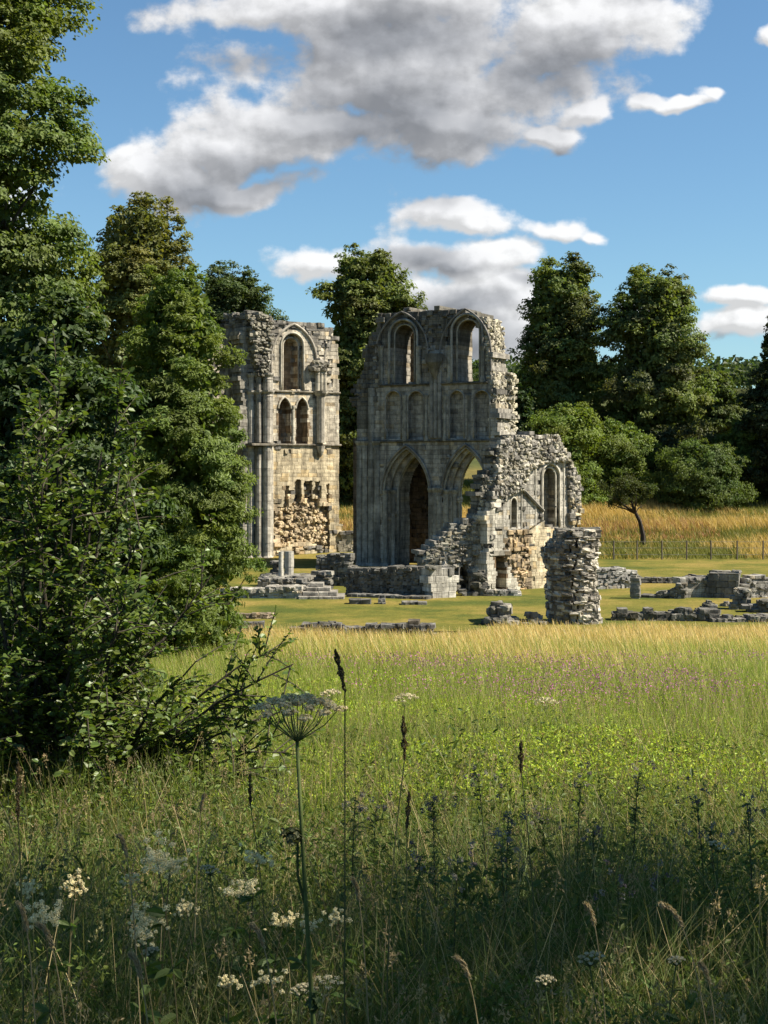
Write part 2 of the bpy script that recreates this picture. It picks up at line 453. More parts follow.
tube(mb, [(uu,-.05,zz-.9),(uu,-.15,zz-.2),(uu,-.3,zz+.3),(uu,-.3,zz+.8)], [.15,.4,.6,.62], (.15,.145,.125), n=10); mb.build('corbel', M_TRIM, root)
for Aa, x in ((A1, 384.5),(A1,390),(A2,445.5),(A2,451.5)):
    k = 0 if x in (384.5,445.5) else 1
    shaft(root, P.u(x), .12+.32*k, 0, P.uz(x,496)[1], .15, (.28,.27,.23))
# chapels behind the arches
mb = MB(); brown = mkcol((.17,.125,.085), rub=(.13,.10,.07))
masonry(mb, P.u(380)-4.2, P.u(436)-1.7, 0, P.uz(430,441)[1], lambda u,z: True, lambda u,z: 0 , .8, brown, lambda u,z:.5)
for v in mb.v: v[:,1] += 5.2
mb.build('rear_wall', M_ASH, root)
for (ua,ub,bc_) in ((P.u(380)-3.6,P.u(380)-2.8,brown),(P.u(436)-.7,P.u(436)-.05,mkcol(G_PALE))):
    mb = MB(); z = 0
    while z < zc2:
        w = 2.5 if bc_ is brown else 1.2
        while w < (5.2 if bc_ is brown else 3.3): block(mb, ua, ub, z, z+.31, w, w+.9, .01, 0, bc_(ua,z,0)); w += .9
        z += .31
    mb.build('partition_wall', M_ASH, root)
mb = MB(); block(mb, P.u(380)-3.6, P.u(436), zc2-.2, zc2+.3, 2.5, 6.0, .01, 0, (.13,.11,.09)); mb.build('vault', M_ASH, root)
# thick outer skin behind the first upper window
mb = MB()
masonry(mb, P.u(405)-1.75, P.u(414)-1.0, zc1, P.uz(410,318)[1], lambda u,z: True, lambda u,z: 0, 1.0, mkcol((.36,.29,.20)), lambda u,z:.1)
for v in mb.v: v[:,1] += 2.9
mb.build('passage_pier', M_ASH, root)
# ================= left-hand transept (sunlit front)
P = Plane(305, 117, 32)
root = P.empty('ruined_transept', 'sunlit cream abbey wall with one tall blind window, partly behind the leafy trees', 'ruin')
L_OUT = poly(P, [(263,566),(263,330),(261,318),(266,320),(280,321),(300,321.5),(318,323),(327,327),(332,329),(335,337),(338,345),(343,400),(343,445),(343,450),(343,470),(343,505),(343,528),(345,532),(345,566)])
LW = Arch(P, 285, 299.5, 338, 344, 391); LWo = Arch(P, 281.5, 303, 333.5, 343, 391)
LV = Arch(P, 271, 316, 324, 360, 391)
LT = [Arch(P, 278.5, 290.5, 397.5, 409, 444), Arch(P, 296, 307.5, 397.5, 409, 444)]
def l_inside(u,z):
    k = .18*nz(u*1.3,z*1.3,5)
    return inpoly(L_OUT, u, z+k)
SCAR = poly(P, [(270,530),(270,514),(278,512),(284,507),(285,486),(289,486),(289,507),(295,500),(295.5,480),(301,480),(302,498),(304.5,497),(304.5,481),(312,481),(313,504),(314.5,508),(315,481),(320,481),(320,508),(327,508),(327,484),(329,484),(330,556),(322,545),(312,543),(300,540),(290,545),(282,548),(280,536)])
SCT = poly(P, [(276,556),(271,528),(274,516),(290,505),(303,500),(322,510),(330,530),(329,556)])
def l_set(u,z):
    if z > P.uz(300,525)[1] and u > P.u(339): return None
    if LW.inside(u,z): return .95
    if LWo.inside(u,z): return .3
    for T in LT:
        if T.inside(u,z): return .8
    k = .12*nz(u*3, z*3, 2)
    if inpoly(SCAR, u+k, z+k): return .38+.25*nz(u*2.2,z*2.2,9)
    zz = P.uz(300,391)[1]
    if z > zz and not LV.inside(u,z) and u < P.u(330): return -.08
    return 0.
cream = mkcol(G_CREAM, .12, warm=.1); pale = mkcol(G_PALE, .13)
zs2 = P.uz(300,445)[1]; zs1 = P.uz(300,392)[1]; ztop = P.uz(300,330)[1]
BR = mkcol((.54,.44,.29), .25, rub=(.44,.34,.21)); infill = mkcol((.25,.185,.115), .2)
def l_col(u,z,r):
    if (l_set(u,z) or 0) > .6: 
        return (infill if z > zs2 else BR)(u,z,r)
    if inpoly(SCAR,u,z) or (z < P.uz(300,500)[1] and z > P.uz(300,553)[1] and P.u(274)<u<P.u(330) and nz(u*.8,z*.8,8) > -.1): return (BR if inpoly(SCT,u,z) or nz(u,z,3)>0 else cream)(u,z,r)
    if z > ztop or not LV.inside(u,z) and z > zs1+1.5 and u < P.u(316): return mkcol((.27,.25,.21))(u,z,r)
    return (pale if z > zs2 else cream)(u,z,r)
def l_rough(u,z):
    if inpoly(SCAR,u,z): return 1
    if z < P.uz(300,500)[1] and u < P.u(330): return .35
    if z > zs1 and not LV.inside(u,z) and u < P.u(334): return .5
    return .04
mb = MB(); masonry(mb, P.u(260), P.u(347), 0, P.uz(300,312)[1], l_inside, l_set, 2.0, l_col, l_rough)
mb.build('wall', M_ASH, root)
mb = MB()
def scpos(i):
    while True:
        u = random.uniform(P.u(272),P.u(328)); z = random.uniform(P.uz(300,556)[1],P.uz(300,503)[1])
        if inpoly(SCAR,u,z) and inpoly(SCT,u,z): return (u, random.uniform(.2,.5), z)
rubble(mb, 300, scpos, lambda i:(random.uniform(.15,.42),random.uniform(.2,.4),random.uniform(.1,.28)), (.52,.42,.28), .3)
mb.build('exposed_core', M_RUB, root)
string_course(root, ((P.u(262), P.u(341)), zs2), 0, .16, (.2,.18,.14)); string_course(root, ((P.u(270), P.u(340)), zs1), 0, .14, (.24,.22,.17))
roll(root, LWo, .05, -.02, .09, (.42,.39,.31)); roll(root, LW, .05, .27, .07, (.40,.37,.3))
roll(root, LV, 0, -.06, .1, (.36,.33,.27), name='vault_rib')
V = Arch(P, 324, 352, 334, 362, 372); mb = MB(); tube(mb, V.path(0,-.04,12)[:12], .1, (.36,.33,.27)); mb.build('vault_rib', M_TRIM, root)
for T in LT: roll(root, T, .03, -.02, .08, (.42,.39,.31), base=T.zs)
shaft(root, P.u(293.2), .02, zs2+.1, P.uz(293,411)[1], .13, (.42,.39,.31))
def corb(x, y0, y1, rr, w=-.12, c=(.40,.37,.3)):
    mb = MB(); pts=[]; 
    for k,(yy,r) in enumerate(zip(np.linspace(y0,y1,len(rr)), rr)):
        u,z = P.uz(x,yy); pts.append((u,w,z))
    tube(mb, pts, rr, c, n=10); return mb.build('corbel', M_TRIM, root)
for x in (316.5, 320, 323.5): shaft(root, P.u(x), -.15, P.uz(x,391)[1], P.uz(x,374)[1], .17, (.42,.39,.31), base=False)
corb(320, 391, 396, [.62,.55,.42]); corb(320, 396, 443, [.34,.33,.34,.33,.34]); corb(320, 446, 457, [.34,.25,.05])
mb = MB()
rubble(mb, 26, lambda i: (P.u(317)+random.uniform(-.6,.8), random.uniform(-.5,.1), P.uz(317,random.uniform(360,370))[1]), lambda i:(.5,.5,.3), (.28,.26,.22)); mb.build('springer', M_RUB, root)
# crossing pier shafts at the corner
for x, w, r in ((252.5,.3,.3),(258,-.1,.25),(265,-.3,.36),(269.5,-.2,.2)):
    shaft(root, P.u(x), w, 0, P.uz(x,445)[1]-.1, r, (.40,.375,.31), cap=False)
    shaft(root, P.u(x), w, zs2+.15, P.uz(x,396)[1], r*.92, (.38,.355,.3), base=False)
    shaft(root, P.u(x), w, P.uz(x,391)[1], P.uz(x,379)[1], r*.85, (.34,.32,.27), base=False)
mb = MB(); block(mb, P.u(247), P.u(271), zs2-.1, zs2+.08, -.75, .5, .03, 0, (.2,.18,.14)); mb.build('string_course', M_TRIM, root)
mb = MB()
def prpos(i):
    z = random.uniform(P.uz(265,378)[1], P.uz(265,316)[1]); t = (z-P.uz(265,378)[1])
    wd = min(1.0,.3+t*.25)
    return (P.u(261)+random.uniform(-wd, wd*.75), random.uniform(-.45,.7), z)
rubble(mb, 900, prpos, lambda i:(random.uniform(.18,.42),random.uniform(.2,.45),random.uniform(.1,.26)), (.25,.235,.195), .45)
mb.build('broken_vault_springing', M_RUB, root)
mb = MB(); masonry(mb, P.u(245), P.u(272), 0, P.uz(262,330)[1], lambda u,z: True, lambda u,z: .12, 1.6, mkcol((.34,.32,.265)), lambda u,z:.1)
for v in mb.v: v[:,1] += .1
mb.build('pier_core', M_ASH, root)
# shaded return wall
P2 = Plane(252, 115, -38); P = P2
root2 = P2.empty('return_wall', 'dark shaded abbey wall running back from the sunlit ruin behind leaves', 'ruin')
Q_OUT = poly(P2, [(221,566),(221,345),(222,322),(230,318),(238,315),(246,311),(256,316),(256,566)])
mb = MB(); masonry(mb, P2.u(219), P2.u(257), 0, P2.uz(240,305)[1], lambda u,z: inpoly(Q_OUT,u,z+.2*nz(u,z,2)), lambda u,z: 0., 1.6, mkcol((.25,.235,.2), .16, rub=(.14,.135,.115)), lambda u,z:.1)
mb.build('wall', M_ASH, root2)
shaft(root2, P2.u(229), -.0, 0, P2.uz(229,330)[1], .22, (.3,.28,.24)); shaft(root2, P2.u(248), -.02, 0, P2.uz(229,376)[1], .22, (.33,.31,.26))
mb = MB(); u_,z_ = P2.uz(240,316)
rubble(mb, 60, lambda i:(random.uniform(P2.u(222),P2.u(256)), random.uniform(.1,1.4), z_+random.uniform(-.5,.25)), lambda i:(.6,.5,.32), (.22,.21,.18)); mb.build('broken_top', M_RUB, root2)
# sunlit pier farther left
P3 = Plane(214, 122, 32); root3 = P3.empty('ruined_pier', 'sunlit pale stone pier glimpsed between leaves, leftmost of the ruins', 'ruin')
mb = MB(); masonry(mb, P3.u(196), P3.u(219), 0, P3.uz(214,344)[1], lambda u,z: True, lambda u,z: 0., 1.5, pale, lambda u,z:.15)
mb.build('wall', M_ASH, root3)
mb = MB(); rubble(mb, 40, lambda i:(random.uniform(P3.u(196),P3.u(219)), random.uniform(0,1.5), P3.uz(214,343)[1]+random.uniform(-.2,.3)), lambda i:(.6,.5,.3), (.3,.28,.23)); mb.build('broken_top', M_RUB, root3)

# low boundary wall between the two transepts
def low_wall(name, label, cat, px0, px1, D, deg, ytop, t, base, rough=.35, group=None, ragged=.25, course=None, caps=True, rub=(.17,.165,.145), colf=None, setb=None, zbase=0.0, dark=1.0):
    Pl = Plane((px0+px1)/2, D, deg)
    r = Pl.empty(name, label, cat, group)
    u0, u1 = Pl.u(px0), Pl.u(px1)
    fy = ytop if callable(ytop) else (lambda x: ytop)
    us = np.linspace(px0, px1, 40); tops = np.array([Pl.uz(x, fy(x))[1] for x in us]); uu = np.array([Pl.u(x) for x in us])
    ins = lambda u,z: u0 < u < u1 and z < np.interp(u, uu, tops)+ragged*nz(u*1.7, 3.1, px0*.37)
    mb = MB(); masonry(mb, u0, u1, zbase, tops.max()+.6, ins, setb(Pl) if setb else (lambda u,z: 0.), t, colf or mkcol(base, .2, rub=rub), lambda u,z: rough, course=course or ((.13,.22) if rough > .3 else (.2,.3)), blk=(.18,.46) if rough > .3 else (.3,.6), topd=.25, rj=.09)
    if mb.n == 0: return r
    mb.build('wall', M_ASH if rough < .3 else M_RUB, r)
    if caps:
        mb = MB(); n = max(6, int((u1-u0)*3.2*t))
        def cp(i):
            u = random.uniform(u0, u1); return (u, random.uniform(0,t), max(.05, np.interp(u,uu,tops)+ragged*nz(u*1.7,3.1,px0*.37)-.08))
        rubble(mb, n, cp, lambda i:(random.uniform(.3,.6),random.uniform(.3,.5),random.uniform(.14,.26)), rub, .3); mb.build('loose_coping', M_RUB, r)
    return r
low_wall('low_wall', 'low pale smooth wall between the two tall ruins', 'wall', 340, 358, 118.5, 5, 532, .9, G_PALE, rough=.06)
# ================= annex (chapter range) sunlit
P = Plane(535, 86, 40)
root = P.empty('ruined_chapel', 'sunlit broken chapel wall with small doorway and tall blind window behind the rubble pillar', 'ruin')
A_OUT = poly(P, [(486,600),(486,522),(496,482),(500,450),(502,440),(508,436),(520,436),(535,434),(548,435),(559,435),(562,446),(570,457),(574,466),(577,476),(581,486),(582,505),(580,530),(578,600)])
AW = Arch(P, 547, 559, 468, 475, 527); AWo = Arch(P, 544.5, 561.5, 464.5, 474, 527); AL = Arch(P, 513.5, 519, 498, 503, 528)
AN = poly(P, [(496,590),(496,557),(506.5,557),(506.5,590)])
ADEEP = poly(P, [(504,530),(503,507),(509,496),(524,490),(532,468),(544,462),(570,462),(572,528),(556,530),(545,520),(530,530)])
def a_set(u,z):
    if AW.inside(u,z): return .85
    if AWo.inside(u,z): return .32
    if AL.inside(u,z): return .7
    if inpoly(AN,u,z): return .85
    if inpoly(ADEEP,u,z): return .2
    return 0.
zA = P.uz(535,530)[1]
BRP = poly(P, [(505,560),(507,520),(517,528),(530,518),(531,560),(533,590),(520,590),(512,570)])
white = mkcol((.55,.52,.43), .12); rubl = mkcol((.36,.34,.29), .3, rub=(.3,.285,.25)); BR2 = mkcol((.42,.32,.19), .3, rub=(.3,.24,.16))
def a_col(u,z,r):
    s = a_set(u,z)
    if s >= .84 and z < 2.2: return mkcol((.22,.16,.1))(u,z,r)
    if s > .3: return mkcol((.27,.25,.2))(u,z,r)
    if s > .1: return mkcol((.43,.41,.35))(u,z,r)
    if inpoly(BRP,u,z): return BR2(u,z,r)
    if z > P.uz(535,500)[1]: return rubl(u,z,1)
    return (cream if u > P.u(529) else white)(u,z,r)
def a_rough(u,z):
    s = a_set(u,z)
    if s > .1: return .03
    if inpoly(BRP,u,z): return .95
    if z > P.uz(535,500)[1] or u > P.u(572): return .95
    return .12
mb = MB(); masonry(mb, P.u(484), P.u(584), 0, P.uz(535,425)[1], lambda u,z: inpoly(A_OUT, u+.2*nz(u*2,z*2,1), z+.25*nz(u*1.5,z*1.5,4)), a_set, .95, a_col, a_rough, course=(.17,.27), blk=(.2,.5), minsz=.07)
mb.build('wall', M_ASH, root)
mb = MB()
def axpos(i):
    while True:
        x = random.uniform(500,580); y = random.uniform(434,500); u,z = P.uz(x,y)
        if inpoly(A_OUT,u,z) and not inpoly(ADEEP,u,z): return (u, random.uniform(.02,.2), z)
rubble(mb, 600, axpos, lambda i:(random.uniform(.1,.34),random.uniform(.2,.4),random.uniform(.07,.2)), (.37,.345,.285), .5)
mb.build('exposed_core', M_RUB, root)
roll(root, AWo, .05, -.02+.2, .06, (.5,.47,.39)); roll(root, AW, .03, .3, .05, (.48,.45,.37)); roll(root, AL, .04, .2, .04, (.5,.47,.39))
for x in (524,538,566.5): shaft(root, P.u(x), .2, zA+.1, P.uz(x,470 if x>530 else 496)[1], .055, (.5,.47,.39), base=False)
mb = MB(); ua,za = P.uz(523,488); ub,zb2 = P.uz(545,511); tube(mb, [(ua,.1,za),(ub,.12,zb2)], .1, (.2,.19,.16), n=6); mb.build('roof_scar', M_TRIM, root)
mb = MB(); ua,za = P.uz(493,556); ub,_ = P.uz(509,556); block(mb, ua, ub, za, za+.3, -.06, .6, .02, 0, (.3,.28,.23)); mb.build('lintel', M_TRIM, root)

# stepped broken wall joining chapel, transept and low wall
P = Plane(470, 84, 14)
root = P.empty('broken_wall', 'stepped rubble wall climbing from the low wall up to the chapel, with dark pointed niche', 'ruin')
B_OUT = poly(P, [(429,600),(429,568),(424,562),(421,552),(428,547),(437,539),(444,532),(450,531),(453,524),(462,524),(467,521),(474,515),(479,505),(481,490),(480,480),(485,476),(489,474),(490,462),(493,450),(499,442),(506,438),(503,474),(491,480),(488,524),(486,552),(495,555),(495,600)])
BN = Arch(P, 459.5, 468.5, 561, 572, 593)
BPAN = poly(P, [(471,600),(471,555),(500,555),(500,600)])
def b_set(u,z):
    if BN.inside(u,z): return .9
    if u < P.u(457) and z < P.uz(445,566)[1]: return .25
    if inpoly(BPAN,u,z): return .12
    return 0.
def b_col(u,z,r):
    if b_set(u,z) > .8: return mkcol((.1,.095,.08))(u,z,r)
    if inpoly(BPAN,u,z): return mkcol((.46,.44,.37))(u,z,0)
    if u > P.u(480) and z > P.uz(480,552)[1] and z < P.uz(480,520)[1]: return white(u,z,0)
    return mkcol((.26,.245,.21), .3, rub=(.17,.165,.14))(u,z,r)
mb = MB(); masonry(mb, P.u(417), P.u(512), 0, P.uz(480,430)[1], lambda u,z: inpoly(B_OUT,u+.12*nz(u*2,z*2,1),z+.12*nz(u*2,z*2,3)), b_set, 1.6, b_col, lambda u,z: .1 if (inpoly(BPAN,u,z)) else .95, course=(.18,.28), blk=(.25,.55), rj=.16, minsz=.07)
mb.build('wall', M_RUB, root)
mb = MB()
def bxpos(i):
    while True:
        x = random.uniform(421,503); y = random.uniform(440,566); u,z = P.uz(x,y)
        if inpoly(B_OUT,u-.25,z+.12) and not BN.inside(u,z,.1) and not inpoly(BPAN,u,z): return (u, random.uniform(.0,.16), z)
rubble(mb, 650, bxpos, lambda i:(random.uniform(.1,.6)**1.0,random.uniform(.2,.4),random.uniform(.07,.26)), (.30,.28,.235), .55)
mb.build('exposed_core', M_RUB, root)
roll(root, BN, .05, -.0, .06, (.2,.19,.165), name='niche_moulding')
# rubble heap in front of the niche and stones
def heap(name, label, cat, px, D, wpx, hpx, n, base, group=None, sz=1.0, dep=.8):
    x = at(px,D); r = empty(name, (x,D,gz(x,D)), label, cat, group)
    hw = wpx/2/F*D; hh = hpx/F*D
    mb = MB()
    def hp(i):
        a = random.uniform(-1,1); b = random.uniform(-1,1); t = random.random()**1.3
        return (a*hw*(1-t*.75), b*dep*(1-t*.6), t*hh*.92)
    rubble(mb, n, hp, lambda i:(random.uniform(.25,.55)*sz,random.uniform(.25,.5)*sz,random.uniform(.15,.32)*sz), base, .35)
    ob = mb.build('stones', M_RUB, r); return r
heap('stone_heap', 'dark knobbly heap of stones before the pointed niche', 'rubble', 480, 81.5, 17, 27, 42, (.11,.105,.09), dep=.5)
low_wall('wall_footing', 'dark low stone footing under the knobbly heap beside the niche', 'wall', 459, 492, 81, 0, 592.5, .8, (.15,.145,.125), rough=.9)
low_wall('wall_footing', 'pale weathered footing stones in front of the small doorway', 'wall', 489, 521, 81, 6, 590, .8, (.33,.32,.28), rough=.8, rub=(.3,.29,.26))
low_wall('low_wall', 'long dark low wall before the two-arched ruin', 'wall', 346, 428, 81, -22, lambda x: 568 if x > 340 else 566, 1.0, (.15,.145,.125), rough=.75, ragged=.12, rub=(.13,.125,.105))
low_wall('wall_footing', 'narrow dark ledge at the foot of the long low wall', 'wall', 344, 424, 79.6, -22, 594.5, .7, (.16,.155,.135), rough=.2, ragged=.03, caps=False)
low_wall('wall_stub', 'flat topped dark rubble stub at the top of the steps', 'wall', 317, 352, 88, -10, lambda x: 555, 1.2, (.17,.165,.14), rough=.9, ragged=.2, rub=(.14,.135,.115))
low_wall('low_wall', 'pale fluted panel wall at the end of the long dark low wall', 'wall', 428.5, 459, 79.8, 28, 567, .9, (.45,.43,.37), rough=.08, ragged=.05, course=(.3,.45))

# ================= rubble pillar
D = 67; x0 = at(573, D); root = empty('rubble_pillar', (x0, D, 0), 'freestanding craggy pillar of layered rubble at the edge of the meadow', 'ruin')
mb = MB(); z = -.1; Ht = zat(530, D)
while z < Ht:
    h = random.choice((.07,.09,.12,.15,.2)); t = z/Ht
    py = HY-(z-HC)*F/D
    xl = np.interp(py, [528,532,540,549,556,570,590,600,615,640],[562,560,553,546,542,548,547,548,549,551])
    xr = np.interp(py, [528,534,545,560,575,600,620,640],[592,596,598,597,594,597,600,599])
    ul, ur = at(xl,D)-x0+random.uniform(-.06,.05), at(xr,D)-x0+random.uniform(-.05,.06)
    hu = (ur-ul)/2; uc_ = (ul+ur)/2; dep = 1.15; an = random.uniform(0,1)
    def put(px_, py_, b, d_, rot):
        k = random.random()
        cc = np.array((.42,.39,.32)) if k < .42 else np.array((.21,.195,.165)) if k < .85 else np.array((.55,.51,.42))
        stone(mb, (px_, py_, z+h/2), (b*1.06, d_, h*1.05), rot, cc*random.uniform(.75,1.15), rnd=.16, jit=.14)
    end = an+2*math.pi
    while an < end:
        b = random.uniform(.14,.52)*(.85 if h > .18 else 1)
        da = b/math.hypot(hu*math.sin(an), dep*math.cos(an)); am = an+da/2
        ex = abs(math.cos(am))**.8*math.copysign(1,math.cos(am)); ey = abs(math.sin(am))**.8*math.copysign(1,math.sin(am))
        off = random.uniform(-.14,.05)
        put(uc_+ex*(hu-.2+off), ey*(dep-.2+off), b, .55, math.atan2(dep*math.cos(am), -hu*math.sin(am)))
        an += da
    for w_ in (-.5,0,.5):
        for u_ in (-.55,0,.55): stone(mb, (uc_+u_, w_, z+h/2), (.8,.7,h*1.1), 0, np.array((.2,.185,.15)), rnd=.1, jit=.05)
    z += h*.96
mb.build('stacked_stones', M_RUB, root)
mb = MB()
rubble(mb, 10, lambda i:(at(578,D)-x0+random.uniform(-.6,.6), random.uniform(-.5,.5), Ht+random.uniform(-.08,.06)), lambda i:(.8,.7,.12), (.15,.145,.125)); mb.build('cap_stones', M_RUB, root)

# ================= left group: steps, columns, stubs
D = 80.5; x0 = at(318, D); root = empty('stone_steps', (x0, D, 0), 'flight of four worn stone steps left of the long dark wall', 'steps')
for k in range(4):
    mb = MB(); xl, xr = at(300+3.5*k, D)-x0, at(345-7*k, D)-x0; u = xl
    while u < xr-.1:
        b = min(random.uniform(.5,1.1), xr-u); block(mb, u, u+b-.01, .2*k, .2*(k+1), -1.6+.42*k+random.uniform(-.03,.03), .6, .03, .01, np.array((.33,.31,.26))*random.uniform(.7,1.1)); u += b
    mb.build('step', M_RUB, root)
def column(name, label, px, D, pyt, r, c, z0=0.0, group=None):
    x = at(px,D); o = empty(name, (x,D,z0), label, 'column', group)
    h = zat(pyt,D)-z0; mb = MB(); zz = list(np.arange(0,h,.7))+[h]
    for a,b in zip(zz[:-1],zz[1:]): tube(mb, [(0,0,a),(0,0,b-.01)], r*random.uniform(.96,1.04), np.array(c)*random.uniform(.85,1.1), n=12)
    mb.build('column_shaft', M_TRIM, o)
    mb = MB(); block(mb, -r*1.4, r*1.4, -.05, .14, -r*1.4, r*1.4, .03, .01, np.array(c)*.8); mb.build('column_base', M_TRIM, o)
    return o
column('column_stump', 'slim pale column stump beside the thicker one left of the steps', 281, 86, 551.5, .14, (.45,.43,.36), .5)
column('column_stump', 'thicker grey column stump beside the slim one left of the steps', 289, 87.2, 551, .27, (.38,.365,.31), .5)
low_wall('wall_stub', 'dark square stub just left of the slim column stump', 'wall', 271, 279, 88, -20, 562, .6, (.13,.125,.11), rough=.6)
low_wall('wall_footing', 'low raised stone platform under the two column stumps', 'wall', 258, 304, 84, -6, 578, 4.2, (.24,.23,.195), rough=.5, ragged=.08)
low_wall('wall_stub', 'small upright dark stump at the top left of the steps', 'wall', 289, 303.5, 81.5, -20, lambda x: 587 if x < 298 else 577, .6, (.13,.125,.105), rough=.7, ragged=.05, caps=False)
low_wall('wall_stub', 'short grey rubble stub at the top right of the steps', 'wall', 313, 330, 83.5, -8, 572, .8, (.26,.25,.21), rough=.9, ragged=.2)
low_wall('wall_footing', 'long pale foundation wall left of the stone steps', 'wall', 222, 302, 79.5, -6, lambda x: 587+(302-x)*.04, 1.3, (.38,.36,.3), rough=.45, ragged=.12, rub=(.3,.285,.24))
# front foundation lines by the meadow edge
low_wall('wall_footing', 'dark broken footing half hidden by golden grass, left of the pillar', 'wall', 290, 436, 60, -4, lambda x: 625.5+1.5*math.sin(x*.09), .7, (.15,.145,.125), rough=.6, ragged=.16, rub=(.13,.125,.11))
low_wall('wall_footing', 'short dark footing by the leafy shrub, leftmost of the meadow-edge stones', 'wall', 231, 262, 60, 0, 625, .6, (.14,.135,.12), rough=.7, ragged=.1, rub=(.12,.115,.1))
low_wall('wall_footing', 'thin brown line of buried stones on the lawn near the leafy shrub', 'wall', 232, 275, 68.5, 4, 613.5, .4, (.22,.18,.12), rough=.9, ragged=.1, rub=(.2,.16,.11), caps=False)
heap('stone_heap', 'jagged dark rock pile just left of the rubble pillar', 'rubble', 500, 66, 32, 24, 60, (.2,.19,.17), sz=1.1)
heap('stone_heap', 'small low rock pile touching the foot of the rubble pillar', 'rubble', 533, 66.5, 24, 12, 26, (.25,.24,.21), sz=.8)
low_wall('stone_slab', 'flat dark slab lying on the lawn before the long low wall', 'slab', 352, 382, 76, 0, 602.5, .7, (.2,.19,.16), rough=.2, ragged=.03, caps=False)
low_wall('stone_slab', 'flat broken slab on the lawn before the pale fluted panel', 'slab', 401, 425, 75.6, 0, 601.5, .7, (.2,.19,.16), rough=.5, ragged=.05, caps=False)
# right group
low_wall('low_wall', 'grey coursed low wall just right of the rubble pillar', 'wall', 596, 637, 86, 22, lambda x: 570, .9, (.34,.33,.3), rough=.6, ragged=.25, rub=(.24,.235,.21))
xq = at(635.5, 79.5); r = empty('stone_post', (xq, 79.5, 0), 'upright rough stone post standing alone on the lawn', 'post', None, math.radians(-14))
mb = MB(); z = -.05
for k in range(6):
    block(mb, -.25+random.uniform(-.04,.03), .25+random.uniform(-.03,.04), z, z+.205, -.25+random.uniform(-.04,.03), .28, .03, .02, np.array((.24,.23,.195))*random.uniform(.75,1.1)); z += .2
mb.build('post_shaft', M_RUB, r)
mb = MB(); rubble(mb, 5, lambda i:(random.uniform(-.12,.12), random.uniform(-.1,.15), z+.02), lambda i:(.3,.3,.14), (.2,.19,.165)); mb.build('broken_top', M_RUB, r)
low_wall('low_wall', 'long dark low wall behind the upright stone post', 'wall', 638, 688, 90, -6, 579, .8, (.13,.125,.105), rough=.8, ragged=.1, rub=(.14,.135,.115))
low_wall('wall_stub', 'stepped dark blocks left of the pale mortared wall', 'wall', 645, 682, 79.5, -18, lambda x: np.interp(x,[645,660,662,675,676,690],[597,596,592,590,583,583]), .9, (.17,.165,.14), rough=.9, ragged=.08, rub=(.15,.145,.125))
low_wall('low_wall', 'pale smooth mortared wall left of the big leaning block', 'wall', 680, 713, 80, 12, 580, .9, (.40,.385,.33), rough=.1, ragged=.1)
low_wall('low_wall', 'dark ragged low wall behind the pale mortared wall', 'wall', 684, 716, 86, -8, lambda x: 576, .9, (.14,.135,.115), rough=.9, ragged=.25, rub=(.13,.125,.11))
# leaning block (buttress with battered side)
D = 80; x0 = at(724, D); root = empty('wall_stub', (x0, D, 0), 'large dark stone block with sloping left side, tallest among the right foundations', 'wall')
mb = MB(); zt = zat(573.5, D); z = 0
while z < zt:
    h = min(random.uniform(.26,.36), zt-z+.05); xl = at(705+5.5*z/zt, D)-x0; xr = at(739, D)-x0; u = xl
    while u < xr-.05:
        b = min(random.uniform(.4,.7), xr-u); block(mb, u, u+b, z, z+h, -.35+random.uniform(-.03,.03)-.25*(u-xl)*0, 1.1, .025, .012, np.array((.17,.165,.145))*random.uniform(.75,1.2)); u += b
    z += h
mb.build('wall', M_RUB, root); root.rotation_euler = (0,0,math.radians(-16))
mb = MB(); rubble(mb, 16, lambda i:(random.uniform(at(712,D)-x0, at(736,D)-x0), random.uniform(-.1,.9), zt+random.uniform(-.1,.06)), lambda i:(.5,.4,.2), (.2,.19,.165)); mb.build('loose_coping', M_RUB, root)
low_wall('low_wall', 'pale ragged wall at the right edge of the photo beyond the upright stub', 'wall', 743, 790, 80, 14, lambda x: np.interp(x,[743,750,752,790],[584,581,577,578]), .9, (.33,.32,.28), rough=.55, ragged=.25, rub=(.26,.25,.22))
low_wall('wall_stub', 'narrow upright stub in front of the pale ragged wall', 'wall', 733, 747, 73, -10, lambda x: 588, .8, (.27,.26,.22), rough=.8, ragged=.2, rub=(.22,.21,.18))
low_wall('wall_footing', 'dark jumbled footing at the right edge of the photo', 'wall', 745, 790, 71.5, -8, lambda x: 603+4*math.sin(x*.4), .9, (.17,.165,.145), rough=.9, ragged=.25, rub=(.18,.175,.15))
low_wall('wall_footing', 'long dark ragged footing at the meadow edge right of the pillar', 'wall', 613, 720, 67.5, -5, lambda x: 612+2.5*math.sin(x*.21), .9, (.14,.135,.115), rough=.6, ragged=.16, rub=(.15,.145,.125))
low_wall('wall_footing', 'lower rubble line right of the long ragged footing below the upright stub', 'wall', 716, 790, 67, 6, lambda x: 617+2*math.sin(x*.3), .9, (.2,.19,.165), rough=.9, ragged=.2, rub=(.22,.21,.18))
heap('stone_heap', 'conical dark rock pile among the right foundations', 'rubble', 707, 69.5, 22, 17, 40, (.14,.135,.115), sz=.9, dep=.5)
heap('fallen_stone', 'single flat fallen stone on lawn between rock pile and upright stub', 'rubble', 726, 75, 10, 6, 6, (.25,.23,.2), sz=.9, dep=.3)

